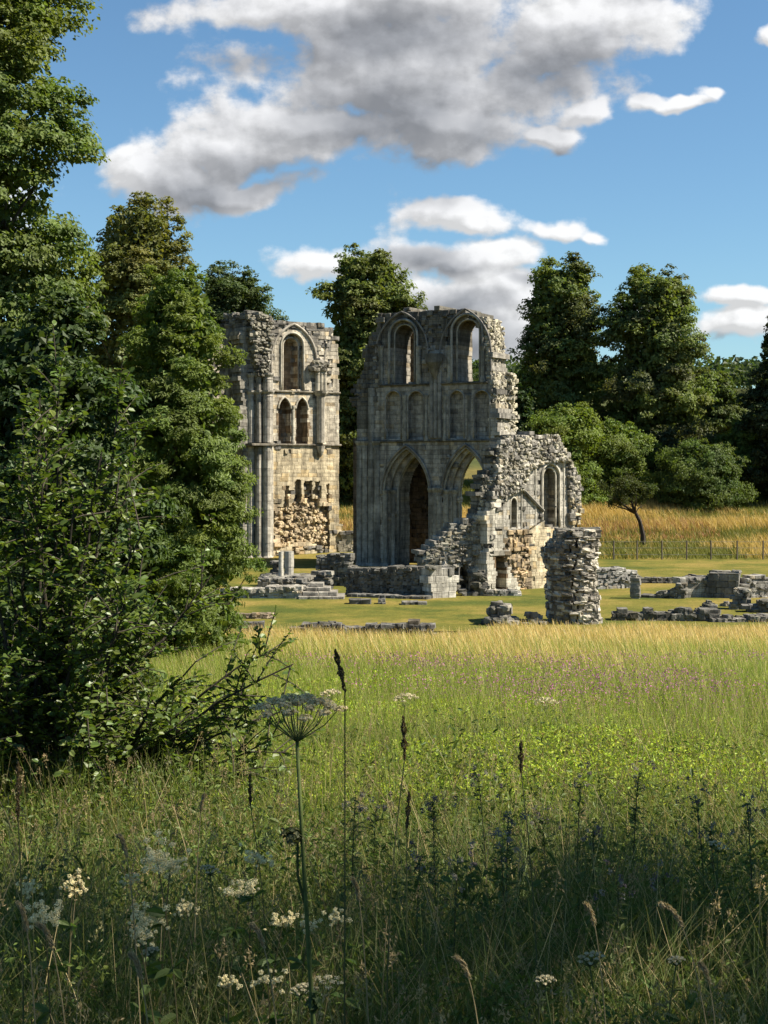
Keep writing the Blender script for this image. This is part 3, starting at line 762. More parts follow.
# ================= fence
for k, px in enumerate((589.5, 613.5, 637, 662, 686.5, 711, 737, 763)):
    pass
D = 113.3; xs_ = [at(p, D) for p in (565,589.5,613.5,637,662,686.5,711,737,763,788)]
root = empty('wire_fence', (xs_[0], D, 0), 'thin wire fence on wooden posts along the edge of the golden rough grass', 'fence')
for x in xs_:
    mb = MB(); tube(mb, [(x-xs_[0],0,-.1),(x-xs_[0]+random.uniform(-.02,.02),0,1.5)], .055, (.14,.12,.095), n=6); mb.build('post', M_BARK, root)
for z in (.45,.95,1.4):
    mb = MB(); tube(mb, [(0,.0,z),(xs_[-1]-xs_[0],0,z)], .012, (.15,.15,.14), n=4); mb.build('wire', M_METAL, root)

# ------------------------------------------------------------------ foliage
def leaves(mb, c, d, nrm, ln, wd, colr, round_=False):
    """c centres, d leaf axis, nrm leaf normal"""
    n = len(c); d = unit(d); s = unit(np.cross(d, nrm)); nn = np.cross(s, d)
    ln = np.broadcast_to(ln,(n,))[:,None]; wd = np.broadcast_to(wd,(n,))[:,None]
    if round_:
        b = c; t = c+d*ln-nn*ln*.12
        r1 = c+d*ln*.28+s*wd*.5+nn*wd*.12; r2 = c+d*ln*.72+s*wd*.42+nn*wd*.1
        l1 = c+d*ln*.28-s*wd*.5+nn*wd*.12; l2 = c+d*ln*.72-s*wd*.42+nn*wd*.1
        v = np.stack([b,r1,r2,t,l2,l1],1).reshape(-1,3)
        i = np.arange(n)[:,None]*6
        q = np.concatenate([i+np.array([[0,1,2,3]]), i+np.array([[0,3,4,5]])])
        mb.add(v, q, np.repeat(colr,6,0))
    else:
        b = c-d*ln*.5; t = c+d*ln*.5-nn*ln*.1; m_ = c+d*ln*.05+nn*wd*.12
        v = np.stack([b, m_+s*wd*.5, t, m_-s*wd*.5],1).reshape(-1,3)
        q = np.arange(n)[:,None]*4+np.array([[0,1,2,3]])
        mb.add(v, q, np.repeat(colr,4,0))

def rdir(n): return unit(rng.normal(size=(n,3)))

def jcol(base, n, var=.22, hue=.12):
    base = np.array(base); k = 1+rng.uniform(-var,var,(n,1)); h = rng.uniform(-hue,hue,(n,1))
    c = base*k*np.concatenate([1+h, np.ones((n,1)), 1-h*.6],1)
    return c

def tree(name, label, cat, px, D, pytop, hwpx, prof, basec, nclump=120, nleaf=50000, leaf=.32, group=None, h0=.12, trunk_r=.4, flat=.85, rcl=.22, lean=0.0, x=None, top=None, hw=None, seedc=None, fill=.12, mat=None, rag=.25, lw=.6, barkc=(.09,.075,.055), inner=.38):
    X = at(px, D) if x is None else x; Z0 = gz(X, D)
    Ht = (zat(pytop, D) if top is None else top)-Z0; W = hwpx/F*D*(1.08 if D > 100 else 1) if hw is None else hw
    r = empty(name, (X, D, Z0), label, cat, group)
    ph, pr = zip(*prof)
    # clumps
    hs = h0+(1-h0)*rng.random(nclump*2)
    R = np.interp(hs, ph, pr); keep = rng.random(len(hs)) < np.clip(R+.15,0,1); hs = hs[keep][:nclump]; R = R[keep][:nclump]
    n = len(hs); th = rng.uniform(0, 2*math.pi, n)
    rr = rng.random(n)**inner
    wob = np.array([1+rag*mnoise.noise(Vector((math.cos(t)*1.3+X, math.sin(t)*1.3, h*5+D))) *1.6 for t,h in zip(th,hs)])
    rc = W*rcl*rng.uniform(.6,1.25,n)*np.clip(.45+R*.6,.3,1)
    rad = np.maximum(W*R*wob*rr-rc*.6*(rr>.7), 0)
    cx_ = rad*np.cos(th)+lean*hs*Ht; cy_ = rad*np.sin(th); cz_ = hs*Ht-rc*.5
    # trunk and limbs
    mb = MB(); trunk_top = Ht*.82
    tp = np.array([(lean*t*trunk_top+.12*W*math.sin(t*5+X)*t, .1*W*math.cos(t*4)*t, t*trunk_top-.1) for t in np.linspace(0,1,9)])
    tr_ = trunk_r*(1-np.linspace(0,1,9)**.8*.85); tr_[0] *= 1.35
    tube(mb, tp, tr_, barkc, n=8)
    for i in range(0, n, max(1,n//46)):
        a = np.array([cx_[i],cy_[i],cz_[i]]); hb = max(.12*Ht, a[2]-.55*np.hypot(a[0],a[1])-.06*Ht); t = min(1, hb/trunk_top)
        s = np.array([np.interp(t,np.linspace(0,1,9),tp[:,k]) for k in range(3)])
        mid = (s+a)/2+np.array([0,0,-.06*Ht*random.random()])+rng.normal(size=3)*.05*W
        q0 = np.interp(t,np.linspace(0,1,9),tr_)*.45
        tube(mb, [s, s*.6+mid*.4+0, mid, mid*.4+a*.6, a], [q0, q0*.8, q0*.55, q0*.35, q0*.12], barkc, n=5)
    mb.build('trunk', M_BARK, r, smooth=True)
    # leaves
    w = rc**2; cnt = np.maximum(8, (w/w.sum()*nleaf*(1-fill)).astype(int))
    idx = np.repeat(np.arange(n), cnt); m_ = len(idx)
    d = rdir(m_); d[:,2] = np.where(d[:,2] < -.25, -d[:,2]*.6, d[:,2]); 
    sub = rng.random(m_)
    # sub-clumps give lobes
    ns_ = 9; so = rdir(n*ns_).reshape(n,ns_,3)*.62; pick = rng.integers(0,ns_,m_)
    off = so[idx,pick]+d*(.5*rng.random((m_,1))**.5)
    off = off*np.array([1,1,flat])
    pos = np.stack([cx_,cy_,cz_],1)[idx]+off*rc[idx][:,None]*1.25
    base = jcol(basec, n, .22, .10)
    if seedc is not None:
        sel = rng.random(n) < .35; base[sel] = jcol(seedc, sel.sum(), .2,.1)
    c = base[idx]*(1+rng.uniform(-.22,.22,(m_,1)))
    nr = unit(d*.65+unit(np.stack([pos[:,0]-lean*pos[:,2],pos[:,1],(pos[:,2]-Ht*.45)*.6],1))*.75+np.array([0,0,.25])+rng.normal(size=(m_,3))*.5)
    ax = unit(np.cross(nr, rdir(m_)))
    L_ = leaf*rng.uniform(.6,1.3,m_)
    mb = MB(); leaves(mb, pos, ax, nr, L_, L_*lw, c)
    nf = int(nleaf*fill)
    if nf:
        hs2 = h0+.05+(1-h0-.12)*rng.random(nf); R2 = np.interp(hs2,ph,pr)*W*.62*np.sqrt(rng.random(nf)); t2 = rng.uniform(0,6.283,nf)
        p2 = np.stack([R2*np.cos(t2)+lean*hs2*Ht,R2*np.sin(t2),hs2*Ht],1); n2 = rdir(nf)
        leaves(mb, p2, unit(np.cross(n2,rdir(nf))), n2, leaf*1.6, leaf*1.2, jcol(np.array(basec)*.85,nf))
    mb.build('crown', mat or M_LEAF, r)
    return r

LIME = [(0,.5),(.1,.85),(.3,1),(.5,1),(.68,.9),(.82,.78),(.92,.64),(1,.45)]
OVAL = [(0,.6),(.2,.92),(.45,1),(.7,.98),(.86,.86),(.95,.68),(1,.5)]
ROUND = [(0,.8),(.25,1),(.55,1),(.8,.85),(.93,.6),(1,.35)]
dg = (.135,.17,.045); mg = (.10,.13,.028); og = (.11,.115,.028)
tree('lime_tree', 'tall lime tree right of the central ruin, left of the pair against the sky', 'tree', 561, 165, 256, 55, LIME, dg, 170, 80000, .36, h0=.04, seedc=(.085,.10,.03))
tree('lime_tree', 'tall lime tree with ragged pointed top, right of the pair against the sky', 'tree', 656, 160, 266, 58, LIME, dg, 170, 80000, .36, h0=.04, seedc=(.09,.10,.035))
tree('lime_tree', 'dark tree cut off by the right edge of the photo', 'tree', 792, 150, 305, 54, LIME, (.045,.062,.02), 110, 50000, .36, h0=.04)
tree('broadleaf_tree', 'tall spreading tree rising in the gap behind the two transepts', 'tree', 366, 150, 241, 54, [(0,.5),(.2,.75),(.35,.8),(.5,1),(.68,.98),(.85,.82),(.95,.62),(1,.45)], dg, 170, 80000, .34, h0=.05, seedc=(.10,.115,.028))
tree('broadleaf_tree', 'dark rounded tree behind the left transept top', 'tree', 232, 145, 261, 58, ROUND, (.062,.09,.026), 150, 70000, .3, h0=.1, rag=.12)
tree('broadleaf_tree', 'olive seed-laden tree rising behind the leafy trees on the left', 'tree', 138, 110, 190, 60, OVAL, (.15,.16,.042), 170, 90000, .26, h0=.2, rag=.12, seedc=(.155,.16,.045))
tree('broadleaf_tree', 'dark tree behind the left trees, lower than the olive one', 'tree', 182, 120, 268, 34, OVAL, (.06,.08,.022), 80, 36000, .3, h0=.2)
tree('broadleaf_tree', 'green mid tree behind the right lime, before the far hill', 'tree', 714, 180, 372, 34, ROUND, (.085,.115,.025), 80, 30000, .36, h0=.05)
tree('broadleaf_tree', 'narrow dark tree just right of the central ruin', 'tree', 521, 150, 383, 20, OVAL, (.045,.075,.022), 60, 20000, .28, h0=.05)
tree('hawthorn_bush', 'bright green domed bush just behind the chapel wall', 'bush', 573, 148, 401, 48, ROUND, (.15,.20,.035), 110, 42000, .24, h0=.0, trunk_r=.2)
tree('hawthorn_bush', 'green bush right of the domed one, under the lime trees', 'bush', 618, 150, 420, 42, ROUND, (.13,.18,.035), 90, 32000, .24, h0=.0, trunk_r=.2)
tree('hawthorn_bush', 'low bush behind the chapel, left of the domed one', 'bush', 534, 152, 412, 32, ROUND, (.085,.13,.03), 70, 22000, .24, h0=.0, trunk_r=.2)
tree('hawthorn_bush', 'broad round dark bush on the golden slope', 'bush', 701, 146, 440, 46, ROUND, (.09,.13,.028), 110, 42000, .22, h0=.0, trunk_r=.2)
tree('hawthorn_bush', 'bush near the right edge, right of the broad round one', 'bush', 748, 153, 420, 38, ROUND, (.12,.17,.032), 90, 34000, .24, h0=.0, trunk_r=.2)
tree('hawthorn_bush', 'pale tangled bush tucked between the lime trees', 'bush', 662, 154, 425, 26, ROUND, (.075,.09,.04), 60, 20000, .24, h0=.0, trunk_r=.2)
tree('hawthorn_bush', 'bush seen through the gap between the two transepts', 'bush', 347, 150, 405, 22, ROUND, (.05,.08,.02), 60, 22000, .26, h0=.0, trunk_r=.2)
tree('broadleaf_tree', 'dense dark tree filling the gap left of the central ruin', 'tree', 335, 165, 335, 34, OVAL, (.035,.055,.018), 80, 30000, .34, h0=.0)
# small leaning tree
D = 124; X = at(643, D); r = empty('thorn_tree', (X, D, gz(X,D)), 'small leaning thorn tree with bare dark trunk on the golden slope', 'tree')
mb = MB(); tube(mb, [(0,0,-.1),(.0,0,.8),(-.25,0,1.9),(-.75,0,2.9),(-1.0,.1,3.8)], [.26,.2,.16,.13,.05], (.05,.042,.035), n=7)
for k in range(12):
    t = rdir(1)[0]; tube(mb, [(-.6,0,2.5),(-.9+t[0]*.8,t[1]*.8,3.2+t[2]*.4),(-1.1+t[0]*1.9,t[1]*1.6,3.9+t[2]*1)], [.07,.05,.015], (.05,.042,.035), n=4)
mb.build('trunk', M_BARK, r)
mb = MB(); cc = np.array([(-1.1,0,4.3)])+rng.normal(size=(38,3))*np.array([.95,.8,.75]); idx = rng.integers(0,38,8000)
p = cc[idx]+rdir(8000)*(.5*rng.random((8000,1))); n_ = rdir(8000); leaves(mb, p, np.cross(n_,rdir(8000)), n_, .16, .1, jcol((.07,.085,.025),38)[idx]*(1+rng.uniform(-.2,.2,(8000,1)))); mb.build('crown', M_LEAF, r)

# far wooded hill, too many trees to count
n = 60000; X = rng.uniform(-200,420,n); Y = rng.uniform(400,560,n); cell = np.floor(X/9)*7+np.floor(Y/9)*13
hgt = 6+4*np.sin(cell*12.9)**2; lx = (X%9-4.5)/4.5; ly = (Y%9-4.5)/4.5; hz = hgt*np.sqrt(np.clip(1.15-lx**2*.6-ly**2*.6,0,1))
p = np.stack([X,Y,ground_z(X,Y)+hz*rng.uniform(.55,1,n)],1); nn_ = unit(rdir(n)+np.array([0,0,.7])); mb = MB()
leaves(mb, p, np.cross(nn_,rdir(n)), nn_, 1.8, 1.3, jcol((.055,.08,.03), n)); tag(mb.build('distant_wood', M_LEAF), 'far wooded hilltop', kind='stuff')

# ------------------------------------------------------------------ left-hand near trees
tree('alder_tree', 'huge dark green tree filling the upper left corner', 'tree', -35, 26, -160, 150, [(0,.8),(.2,.95),(.4,.9),(.55,.86),(.63,1.0),(.72,.95),(.8,.82),(.92,.72),(1,.3)], (.115,.155,.035), 320, 240000, .085, h0=.12, trunk_r=.28, rcl=.22, lw=.75, fill=.06, flat=.7, rag=.16)
tree('willow_tree', 'light green slender tree with many fine stems, in front of the left ruin', 'tree', 178, 31, 262, 88, [(0,.95),(.2,1),(.4,.96),(.6,.86),(.8,.72),(.92,.52),(1,.32)], (.135,.185,.042), 260, 150000, .10, h0=.02, trunk_r=.12, rcl=.2, lw=.36, fill=.04, flat=.8, rag=.2, inner=.5)
tree('broadleaf_bush', 'dark bush low behind the near leafy shrub at far left', 'bush', 40, 20, 300, 120, ROUND, (.045,.075,.02), 140, 70000, .09, h0=.0, trunk_r=.1, rcl=.22, lw=.7, fill=.08)

# near shrub with twigs and individual leaves
def shrub():
    D = 9.0; X = at(60, D); r = empty('leafy_shrub', (X, D, gz(X,D)), 'near dark leafy shrub with round leaves reaching over the meadow at left', 'shrub')
    mw = MB(); cen=[]; axs=[]; nrms=[]
    bark = (.06,.052,.04)
    targets = []
    for k in range(52):
        a = random.uniform(0, 6.283); rr = random.random()**.6
        hgt = random.uniform(.5, 3.0)
        ex = np.interp(hgt, [0,.4,1.0,1.6,2.2,2.8,3.1],[.5,1.15,1.15,1.05,.85,.5,.15])*1.15
        targets.append((math.cos(a)*ex*rr, math.sin(a)*ex*.8*rr, hgt))
    targets += [(1.38,-.2,1.28),(1.3,-.1,1.0),(1.32,.1,.75),(1.1,-.4,.72),(1.22,.0,1.35),(1.0,.3,.9),(1.18,-.3,.55),(.9,-.5,.6),(1.25,.3,.6),(.85,-.2,1.3),(.75,-.6,1.0),(-.9,-.5,1.6),(-.7,-.7,2.1),(-.4,-.7,2.4),(.2,-.6,2.2),(.3,-.7,1.7),(-.2,-.8,1.3),(-.9,-.7,.8),(-.4,-.8,.9),(.3,-.8,1.1)]
    for t in targets:
        s = np.array([random.uniform(-.25,.1), random.uniform(-.15,.15), 0.]); e = np.array(t)
        mid = s*.45+e*.55+np.array([0,0,.12 if e[2] > 1.4 else .22]); mid[:2] *= .8
        ts = np.linspace(0,1,9)[:,None]; path = (1-ts)**2*s+2*ts*(1-ts)*mid+ts**2*e
        path += rng.normal(size=path.shape)*.015
        tube(mw, path, np.linspace(.016,.004,9), bark, n=5)
        for j in range(30):
            q = random.uniform(.22,1.0); b = np.array([np.interp(q,ts[:,0],path[:,i]) for i in range(3)])
            tang = unit(e-mid); d = unit(tang*.7+rdir(1)[0]*.9+np.array([0,0,.08])); ln = random.uniform(.16,.42)
            side = np.array([b, b+d*ln*.5+np.array([0,0,.015]), b+d*ln])
            tube(mw, side, [.005,.0035,.002], bark, n=4, cap=False)
            m_ = random.randint(11,17)
            for i in range(m_):
                f = (i+.6)/m_; p = side[0]*(1-f)+side[2]*f if f < .99 else side[2]
                sd = unit(np.cross(d, np.array([0,0,1.]))+1e-3)*(1 if i%2 else -1)
                ax = unit(d*.5+sd*.8+rdir(1)[0]*.45); nr = unit(np.array([0,0,1.])+rdir(1)[0]*.75)
                cen.append(p); axs.append(ax); nrms.append(nr)
    mw.build('stems', M_BARK, r)
    mb = MB(); n = len(cen); L_ = rng.uniform(.028,.056,n)
    leaves(mb, np.array(cen), np.array(axs), np.array(nrms), L_, L_*.72, jcol((.10,.145,.028), n, .3, .14), True)
    mb.build('foliage', M_SHRUB, r)
shrub()

# shade trees standing beyond the right-hand edge of the view
for k, (X, Y, top, hw, nl_) in enumerate(((12,-8.5,27,5.0,17000),(11.5,-3.4,27.5,4.8,20000),(11.6,.3,26,4.0,18000),(11.8,3.3,20.5,2.3,9000))):
    tree('shade_tree', ('broad tree behind the photographer, first of the row out of view at right','broad tree beside the photographer, second of the row out of view at right','broad tree out of view at right, third of the row','smaller tree out of view at right, last of the row')[k], 'tree', 0, Y, 0, 0, OVAL, mg, 120, nl_, .25, h0=.12, rcl=.15, fill=.06, x=X, top=top, hw=hw, trunk_r=.3, group='shade trees out of view at right')

# ------------------------------------------------------------------ meadow
def blades(mb, x, y, h, lean, ldir, w, c, seg=3, curve=1.0, zoff=0.0, tipw=.12):
    n = len(x); z = ground_z(x,y)-.02+zoff
    L_ = np.stack([np.cos(ldir),np.sin(ldir),np.zeros(n)],1); th = rng.uniform(0,math.pi,n)
    S = np.stack([np.cos(th),np.sin(th)*.5,np.zeros(n)],1)
    base = np.stack([x,y,z],1); vs=[]
    for k in range(seg+1):
        t = k/seg; p = base+np.array([0,0,1.])*(h*(t-.18*lean*t*t))[:,None]+L_*(h*lean*t**(1+curve))[:,None]
        ww = (w*(1-(1-tipw)*t**1.5))[:,None]*.5
        vs += [p-S*ww, p+S*ww]
    v = np.stack(vs,1).reshape(-1,3); st = 2*(seg+1); i = np.arange(n)[:,None]*st
    q = np.concatenate([i+np.array([[2*k,2*k+1,2*k+3,2*k+2]]) for k in range(seg)])
    cc = np.repeat(c, st, 0)
    mb.add(v, q, cc)
    return base+np.array([0,0,1.])*(h*(1-.18*lean))[:,None]+L_*(h*lean)[:,None]
def field(n, d0, d1, marg=.06, power=1.0):
    """positions spread over the meadow; density falls off with distance"""
    u = rng.random(n); D = 1/(1/d0+(1/d1-1/d0)*u) if power == 1 else d0*(d1/d0)**u
    X = D*rng.uniform(-.25-marg,.25+marg,n)
    m = int(n*.3); D[:m] = rng.uniform(d0,d1,m)**1.0; X[:m] = (D[:m]*.25+5)*rng.uniform(-1,1,m)
    return X, D
def vn(x, y, s, k=0.0):
    return np.array([mnoise.noise(Vector((a*s, b*s, k))) for a, b in zip(x, y)])
def fieldcol(x, y, stops, nzs):
    t = y+nzs
    C = np.stack([np.interp(t, [s[0] for s in stops], [s[1][k] for s in stops]) for k in range(3)],1)
    return C
# golden and green grass, 22 to 64 m
n = 250000; x, y = field(n, 21, 63.5, power=2); k = y < 56.2+np.clip((x/y-.05)/.025,0,1)*5.5+.6*np.sin(x*1.3); x=x[k]; y=y[k]; n=len(x); v1 = vn(x, y, .18)
gold = np.array((.60,.45,.17)); green = np.array((.27,.34,.055)); straw = np.array((.70,.58,.31))
p = np.clip((y-27)/20+v1*1.1+.06*(x/y*10), 0.03, 1)
pick = rng.random(n); c = np.where((pick < p*.78+.1)[:,None], gold, green); c = np.where((rng.random(n) < .14)[:,None], straw, c); c = c*(1+rng.uniform(-.3,.3,(n,1)))
h = rng.uniform(.35,.8,n)*(1+.35*v1)*np.interp(y,[21,30,46,54,63.5],[.8,1.25,1.25,1,.95])*np.where((x/y < .05)&(y > 48.5), .6, 1); mb = MB()
blades(mb, x, y, h, rng.uniform(.1,.5,n), rng.normal(math.pi*.9,.9,n), np.interp(y,[21,63],[.014,.034])*rng.uniform(.6,1.3,n), c, 2)
tag(mb.build('golden_meadow_grass', M_GRASS), 'golden and green long grass of the far meadow', kind='stuff')
# leafy green herb layer with pink haze, 11.5 to 40 m
n = 440000; x, y = field(n, 8.2, 42, power=2); v2 = vn(x, y, .35, 5)
hh = rng.random(n)**.7*np.interp(y,[10,16,42],[.62,.55,.5])*(1+.35*v2)
pos = np.stack([x,y,ground_z(x,y)+hh],1); nr = unit(rdir(n)+np.array([.1,-.1,.6])); sz = np.interp(y,[8,14,42],[.019,.032,.085])*rng.uniform(.5,1.5,n)
c = jcol((.32,.41,.042), n, .35, .16); br = rng.random(n) < .12; c[br] = jcol((.2,.16,.05), br.sum())
mb = MB(); leaves(mb, pos, unit(np.cross(nr,rdir(n))), nr, sz, sz*.5, c); tag(mb.build('meadow_herbs', M_GRASS), 'bright green leafy herbs of the middle meadow', kind='stuff')
n = 40000; x, y = field(n, 13, 29, power=2); v = 1.3*vn(x,y,.16,9)+.6*vn(x,y,.8,2)+.35*(1-np.abs(x/y-.04)/.12)-.1; k = v > .22; x=x[k]; y=y[k]; n=len(x)
pos = np.stack([x,y,ground_z(x,y)+rng.uniform(.45,.78,n)],1); nr = rdir(n); sz = np.interp(y,[15,38],[.02,.04])*rng.uniform(.7,1.4,n)
mb = MB(); leaves(mb, pos, np.cross(nr,rdir(n)), nr, sz, sz*.8, jcol((.40,.17,.28), n, .3,.1)); tag(mb.build('pink_flowers', M_PETAL), 'haze of small pink flowers over the middle meadow', kind='stuff')
# thin stalks and pale seed heads over middle meadow
n = 85000; x, y = field(n, 8, 36, power=2); v3 = vn(x,y,.4,3); cc = np.where((rng.random(n)<.28)[:,None], np.array((.42,.36,.16)), np.array((.23,.30,.05)))*(1+rng.uniform(-.3,.3,(n,1)))
mb = MB(); blades(mb, x, y, rng.uniform(.45,.95,n)*(1+.2*v3), rng.uniform(.05,.4,n), rng.uniform(0,6.28,n), np.interp(y,[11,36],[.006,.014]), cc, 3)
tag(mb.build('meadow_stalks', M_GRASS), 'thin straw and green stalks standing in the middle meadow', kind='stuff')
# foreground grass, 2.2 to 13 m
n = 115000; x, y = field(n, 2.3, 13.5, marg=.12, power=2); v4 = vn(x,y,.8,4)
k_ = rng.random(n); c = np.where((k_<.72)[:,None], np.array((.105,.145,.035)), np.where((k_<.9)[:,None], np.array((.22,.21,.08)), np.array((.46,.37,.18))))*(1+rng.uniform(-.35,.35,(n,1)))
mb = MB(); blades(mb, x, y, rng.uniform(.3,.85,n)*(1+.35*v4)*np.interp(y,[2,4,14],[.72,.95,.95]), rng.uniform(.1,.85,n), rng.uniform(0,6.28,n), np.interp(y,[2.3,13],[.0035,.008])*rng.uniform(.5,1.5,n), c, 4)
tag(mb.build('foreground_grass', M_GRASS), 'tangled shaded grass of the foreground', kind='stuff')
n = 290000; x, y = field(n, 2.3, 13, marg=.12, power=2); v5 = vn(x,y,1.1,8)
hh = rng.random(n)*np.interp(y,[2.3,5,13],[.45,.62,.62])*(1+.5*v5); pos = np.stack([x,y,ground_z(x,y)+hh],1); nr = unit(rdir(n)+np.array([0,0,.5])); sz = np.interp(y,[2.3,13],[.016,.036])*rng.uniform(.6,1.7,n)
mb = MB(); leaves(mb, pos, unit(np.cross(nr,rdir(n))), nr, sz, sz*.42, jcol((.105,.145,.03), n, .35,.15)); n2 = 34000; x, y = field(n2, 2.8, 12, marg=.12, power=2); hh = rng.uniform(.15,.75,n2)*(.75+.6*vn(x,y,.9,12)); pos = np.stack([x,y,ground_z(x,y)+np.clip(hh,.05,1)*np.interp(y,[2.8,5],[.75,1])],1)
nr = unit(rdir(n2)+np.array([0,0,.7])); sz = rng.uniform(.025,.06,n2); leaves(mb, pos, unit(np.cross(nr,rdir(n2))), nr, sz, sz*rng.uniform(.25,.5,n2), jcol((.075,.11,.03), n2, .35,.15), True)
tag(mb.build('foreground_herbs', M_GRASS), 'small leafy herbs among the foreground grass', kind='stuff')
# dry stalks with loose seed panicles in the foreground
n = 4000; x, y = field(n, 2.6, 14, marg=.12, power=2); cc = np.where((rng.random(n)<.6)[:,None], np.array((.36,.28,.15)), np.array((.20,.19,.09)))*(1+rng.uniform(-.35,.35,(n,1)))
hh = rng.uniform(.5,.95,n)*np.interp(y,[2.6,4.5,14],[.85,1,1]); ln_ = rng.uniform(.05,.45,n); ld_ = rng.uniform(0,6.28,n)
mb = MB(); tip = blades(mb, x, y, hh, ln_, ld_, np.interp(y,[2.6,14],[.003,.006]), cc, 5, tipw=.5)
base_ = np.stack([x,y,ground_z(x,y)],1); m_ = 26; t_ = rng.uniform(0,.2,(n,m_,1)); pp = tip[:,None,:]*(1-t_)+(base_*.35+tip[:,None,:][:,0]*.65)[:,None,:]*t_+rng.normal(size=(n,m_,3))*(.004+.05*t_)
pp = pp.reshape(-1,3); k_ = rng.random(n)<.65; kk = np.repeat(k_, m_); pp = pp[kk]; cc2 = np.repeat(cc*.9, m_, 0)[kk]; q_ = rdir(len(pp))
leaves(mb, pp, unit(q_*np.array([.5,.5,1])), rdir(len(pp)), .012*rng.uniform(.6,1.4,len(pp)), .005, cc2)
tag(mb.build('dry_stalks', M_GRASS), 'dry brown seed stalks among the foreground grass', kind='stuff')
# rough golden grass beyond the lawn
n = 130000; y = rng.uniform(113.6,168,n); x = y*rng.uniform(-.12,.30,n); k = (y > 122.5)|(x > 5); x=x[k]; y=y[k]; n=len(x); v6 = vn(x,y*2.2,.07,6)+.4*vn(x,y,.3,1)
band = np.clip(.5+v6*2.2+.35*np.exp(-((y-139)/7)**2)+.35*np.exp(-((y-119)/3)**2)-.45*np.exp(-((y-129)/3)**2)*(x>26)-.5*(y>148),0,1)
c = np.where((rng.random(n)<band)[:,None], np.array((.50,.36,.12)), np.array((.15,.16,.035))); c = np.where(((rng.random(n)<.3)&(np.abs(y-131)<5)&(x<28))[:,None], np.array((.33,.17,.085)), c)*(1+rng.uniform(-.25,.25,(n,1)))
mb = MB(); blades(mb, x, y, rng.uniform(.3,.9,n)*(1+.7*v6), rng.uniform(.1,.7,n), rng.normal(3,1.2,n), rng.uniform(.03,.08,n), c, 2)
tag(mb.build('rough_slope_grass', M_GRASS), 'golden rough grass on the slope beyond the fence', kind='stuff')
# short fringe and tufts on lawn edge
n = 90000; y = rng.uniform(57,112,n); x = y*rng.uniform(-.3,.3,n); k = rng.random(n) < np.clip((65-y)/6,0.25+.5*(vn(x,y,.12,4)>0.1),1); x=x[k]; y=y[k]; n=len(x)
c = np.where((rng.random(n)<.5)[:,None], np.array((.36,.27,.10)), np.array((.13,.15,.03)))*(1+rng.uniform(-.3,.3,(n,1)))
mb = MB(); blades(mb, x, y, rng.uniform(.04,.12,n)+np.clip((64-y)/8,0,1)*rng.uniform(0,.35,n), rng.uniform(.1,.5,n), rng.uniform(0,6.28,n), rng.uniform(.015,.04,n), c*.8, 2); tag(mb.build('lawn_edge_grass', M_GRASS), 'short uneven grass tufts over the lawn and its meadow edge', kind='stuff')

# ------------------------------------------------------------------ single foreground plants
def stem_path(base, head, bend=.1, n=9):
    t = np.linspace(0,1,n)[:,None]; mid = (base+head)/2+np.array([random.uniform(-bend,bend), random.uniform(-bend,bend)*.5, 0])
    return (1-t)**2*base+2*t*(1-t)*mid+t*t*head
def plant(name, label, cat, px, py, D, pxb=None, group=None):
    X = at(px, D); Z = zat(py, D); Xb = at(px if pxb is None else pxb, D); r = empty(name, (Xb, D, gz(Xb,D)), label, cat, group)
    return r, np.array([X-Xb, 0, Z-gz(Xb,D)])
def florets(mb, centre, R, n, sz, c, flat=.5, up=.6):
    d = rdir(n); p = centre+d*R*np.array([1,1,flat])*rng.uniform(.4,1,(n,1)); nr = unit(d+np.array([0,0,up])+rng.normal(size=(n,3))*.3)
    leaves(mb, p, np.cross(nr,rdir(n)), nr, sz, sz*.9, jcol(c,n,.18,.05))
def umbel(r, head, R, nr_, c, stemc, dome=.45, rays=True, fsz=.006, nf=22, tilt=0.0):
    mr = MB(); mf = MB(); apex = head-np.array([0,0,R*1.0])
    for k in range(nr_):
        f = math.sqrt((k+.5)/nr_); a = k*2.39996; e = head+np.array([math.cos(a)*R*f, math.sin(a)*R*f, -dome*R*f*f+tilt*math.cos(a)*R*f]); 
        m_ = (apex+e)/2+np.array([math.cos(a)*R*f*.15,math.sin(a)*R*f*.15,0]); tube(mr, [apex,m_,e], [.0014,.0011,.0009], stemc, n=4, cap=False)
        florets(mf, e, R*.2, nf, fsz, c, .4)
    mr.build('umbel_rays', M_STEM, r); mf.build('florets', M_PETAL, r)
    return apex
# the tall hogweed
r, hd = plant('hogweed', 'tall hogweed with a wide flat umbel on a bare stem, in front of the meadow', 'plant', 297, 697, 3.0, 343)
ap = umbel(r, hd, .088, 24, (.60,.52,.30), (.14,.16,.05), dome=.3, fsz=.007, nf=60)
mb = MB(); tube(mb, stem_path(np.zeros(3), ap, .03), np.linspace(.0068,.0034,9), (.09,.12,.035), n=8); mb.build('stem', M_STEM, r, smooth=True)
mb = MB(); q = ap*.85+np.array([-.012,0,.02]); florets(mb, q+np.array([-.01,0,.0]), .026, 150, .011, (.10,.11,.05), .7)
tube(mb, [q+np.array([.02,0,-.16]), q+np.array([.0,0,-.08]), q], [.003,.003,.0025], (.07,.10,.03), n=5); mb.build('side_umbel', M_LEAF, r)
mb = MB(); q = ap*.62; florets(mb, q+np.array([.0,0,0]), .016, 60, .016, (.06,.09,.03), 1.4); mb.build('leaf_sheath', M_LEAF, r)
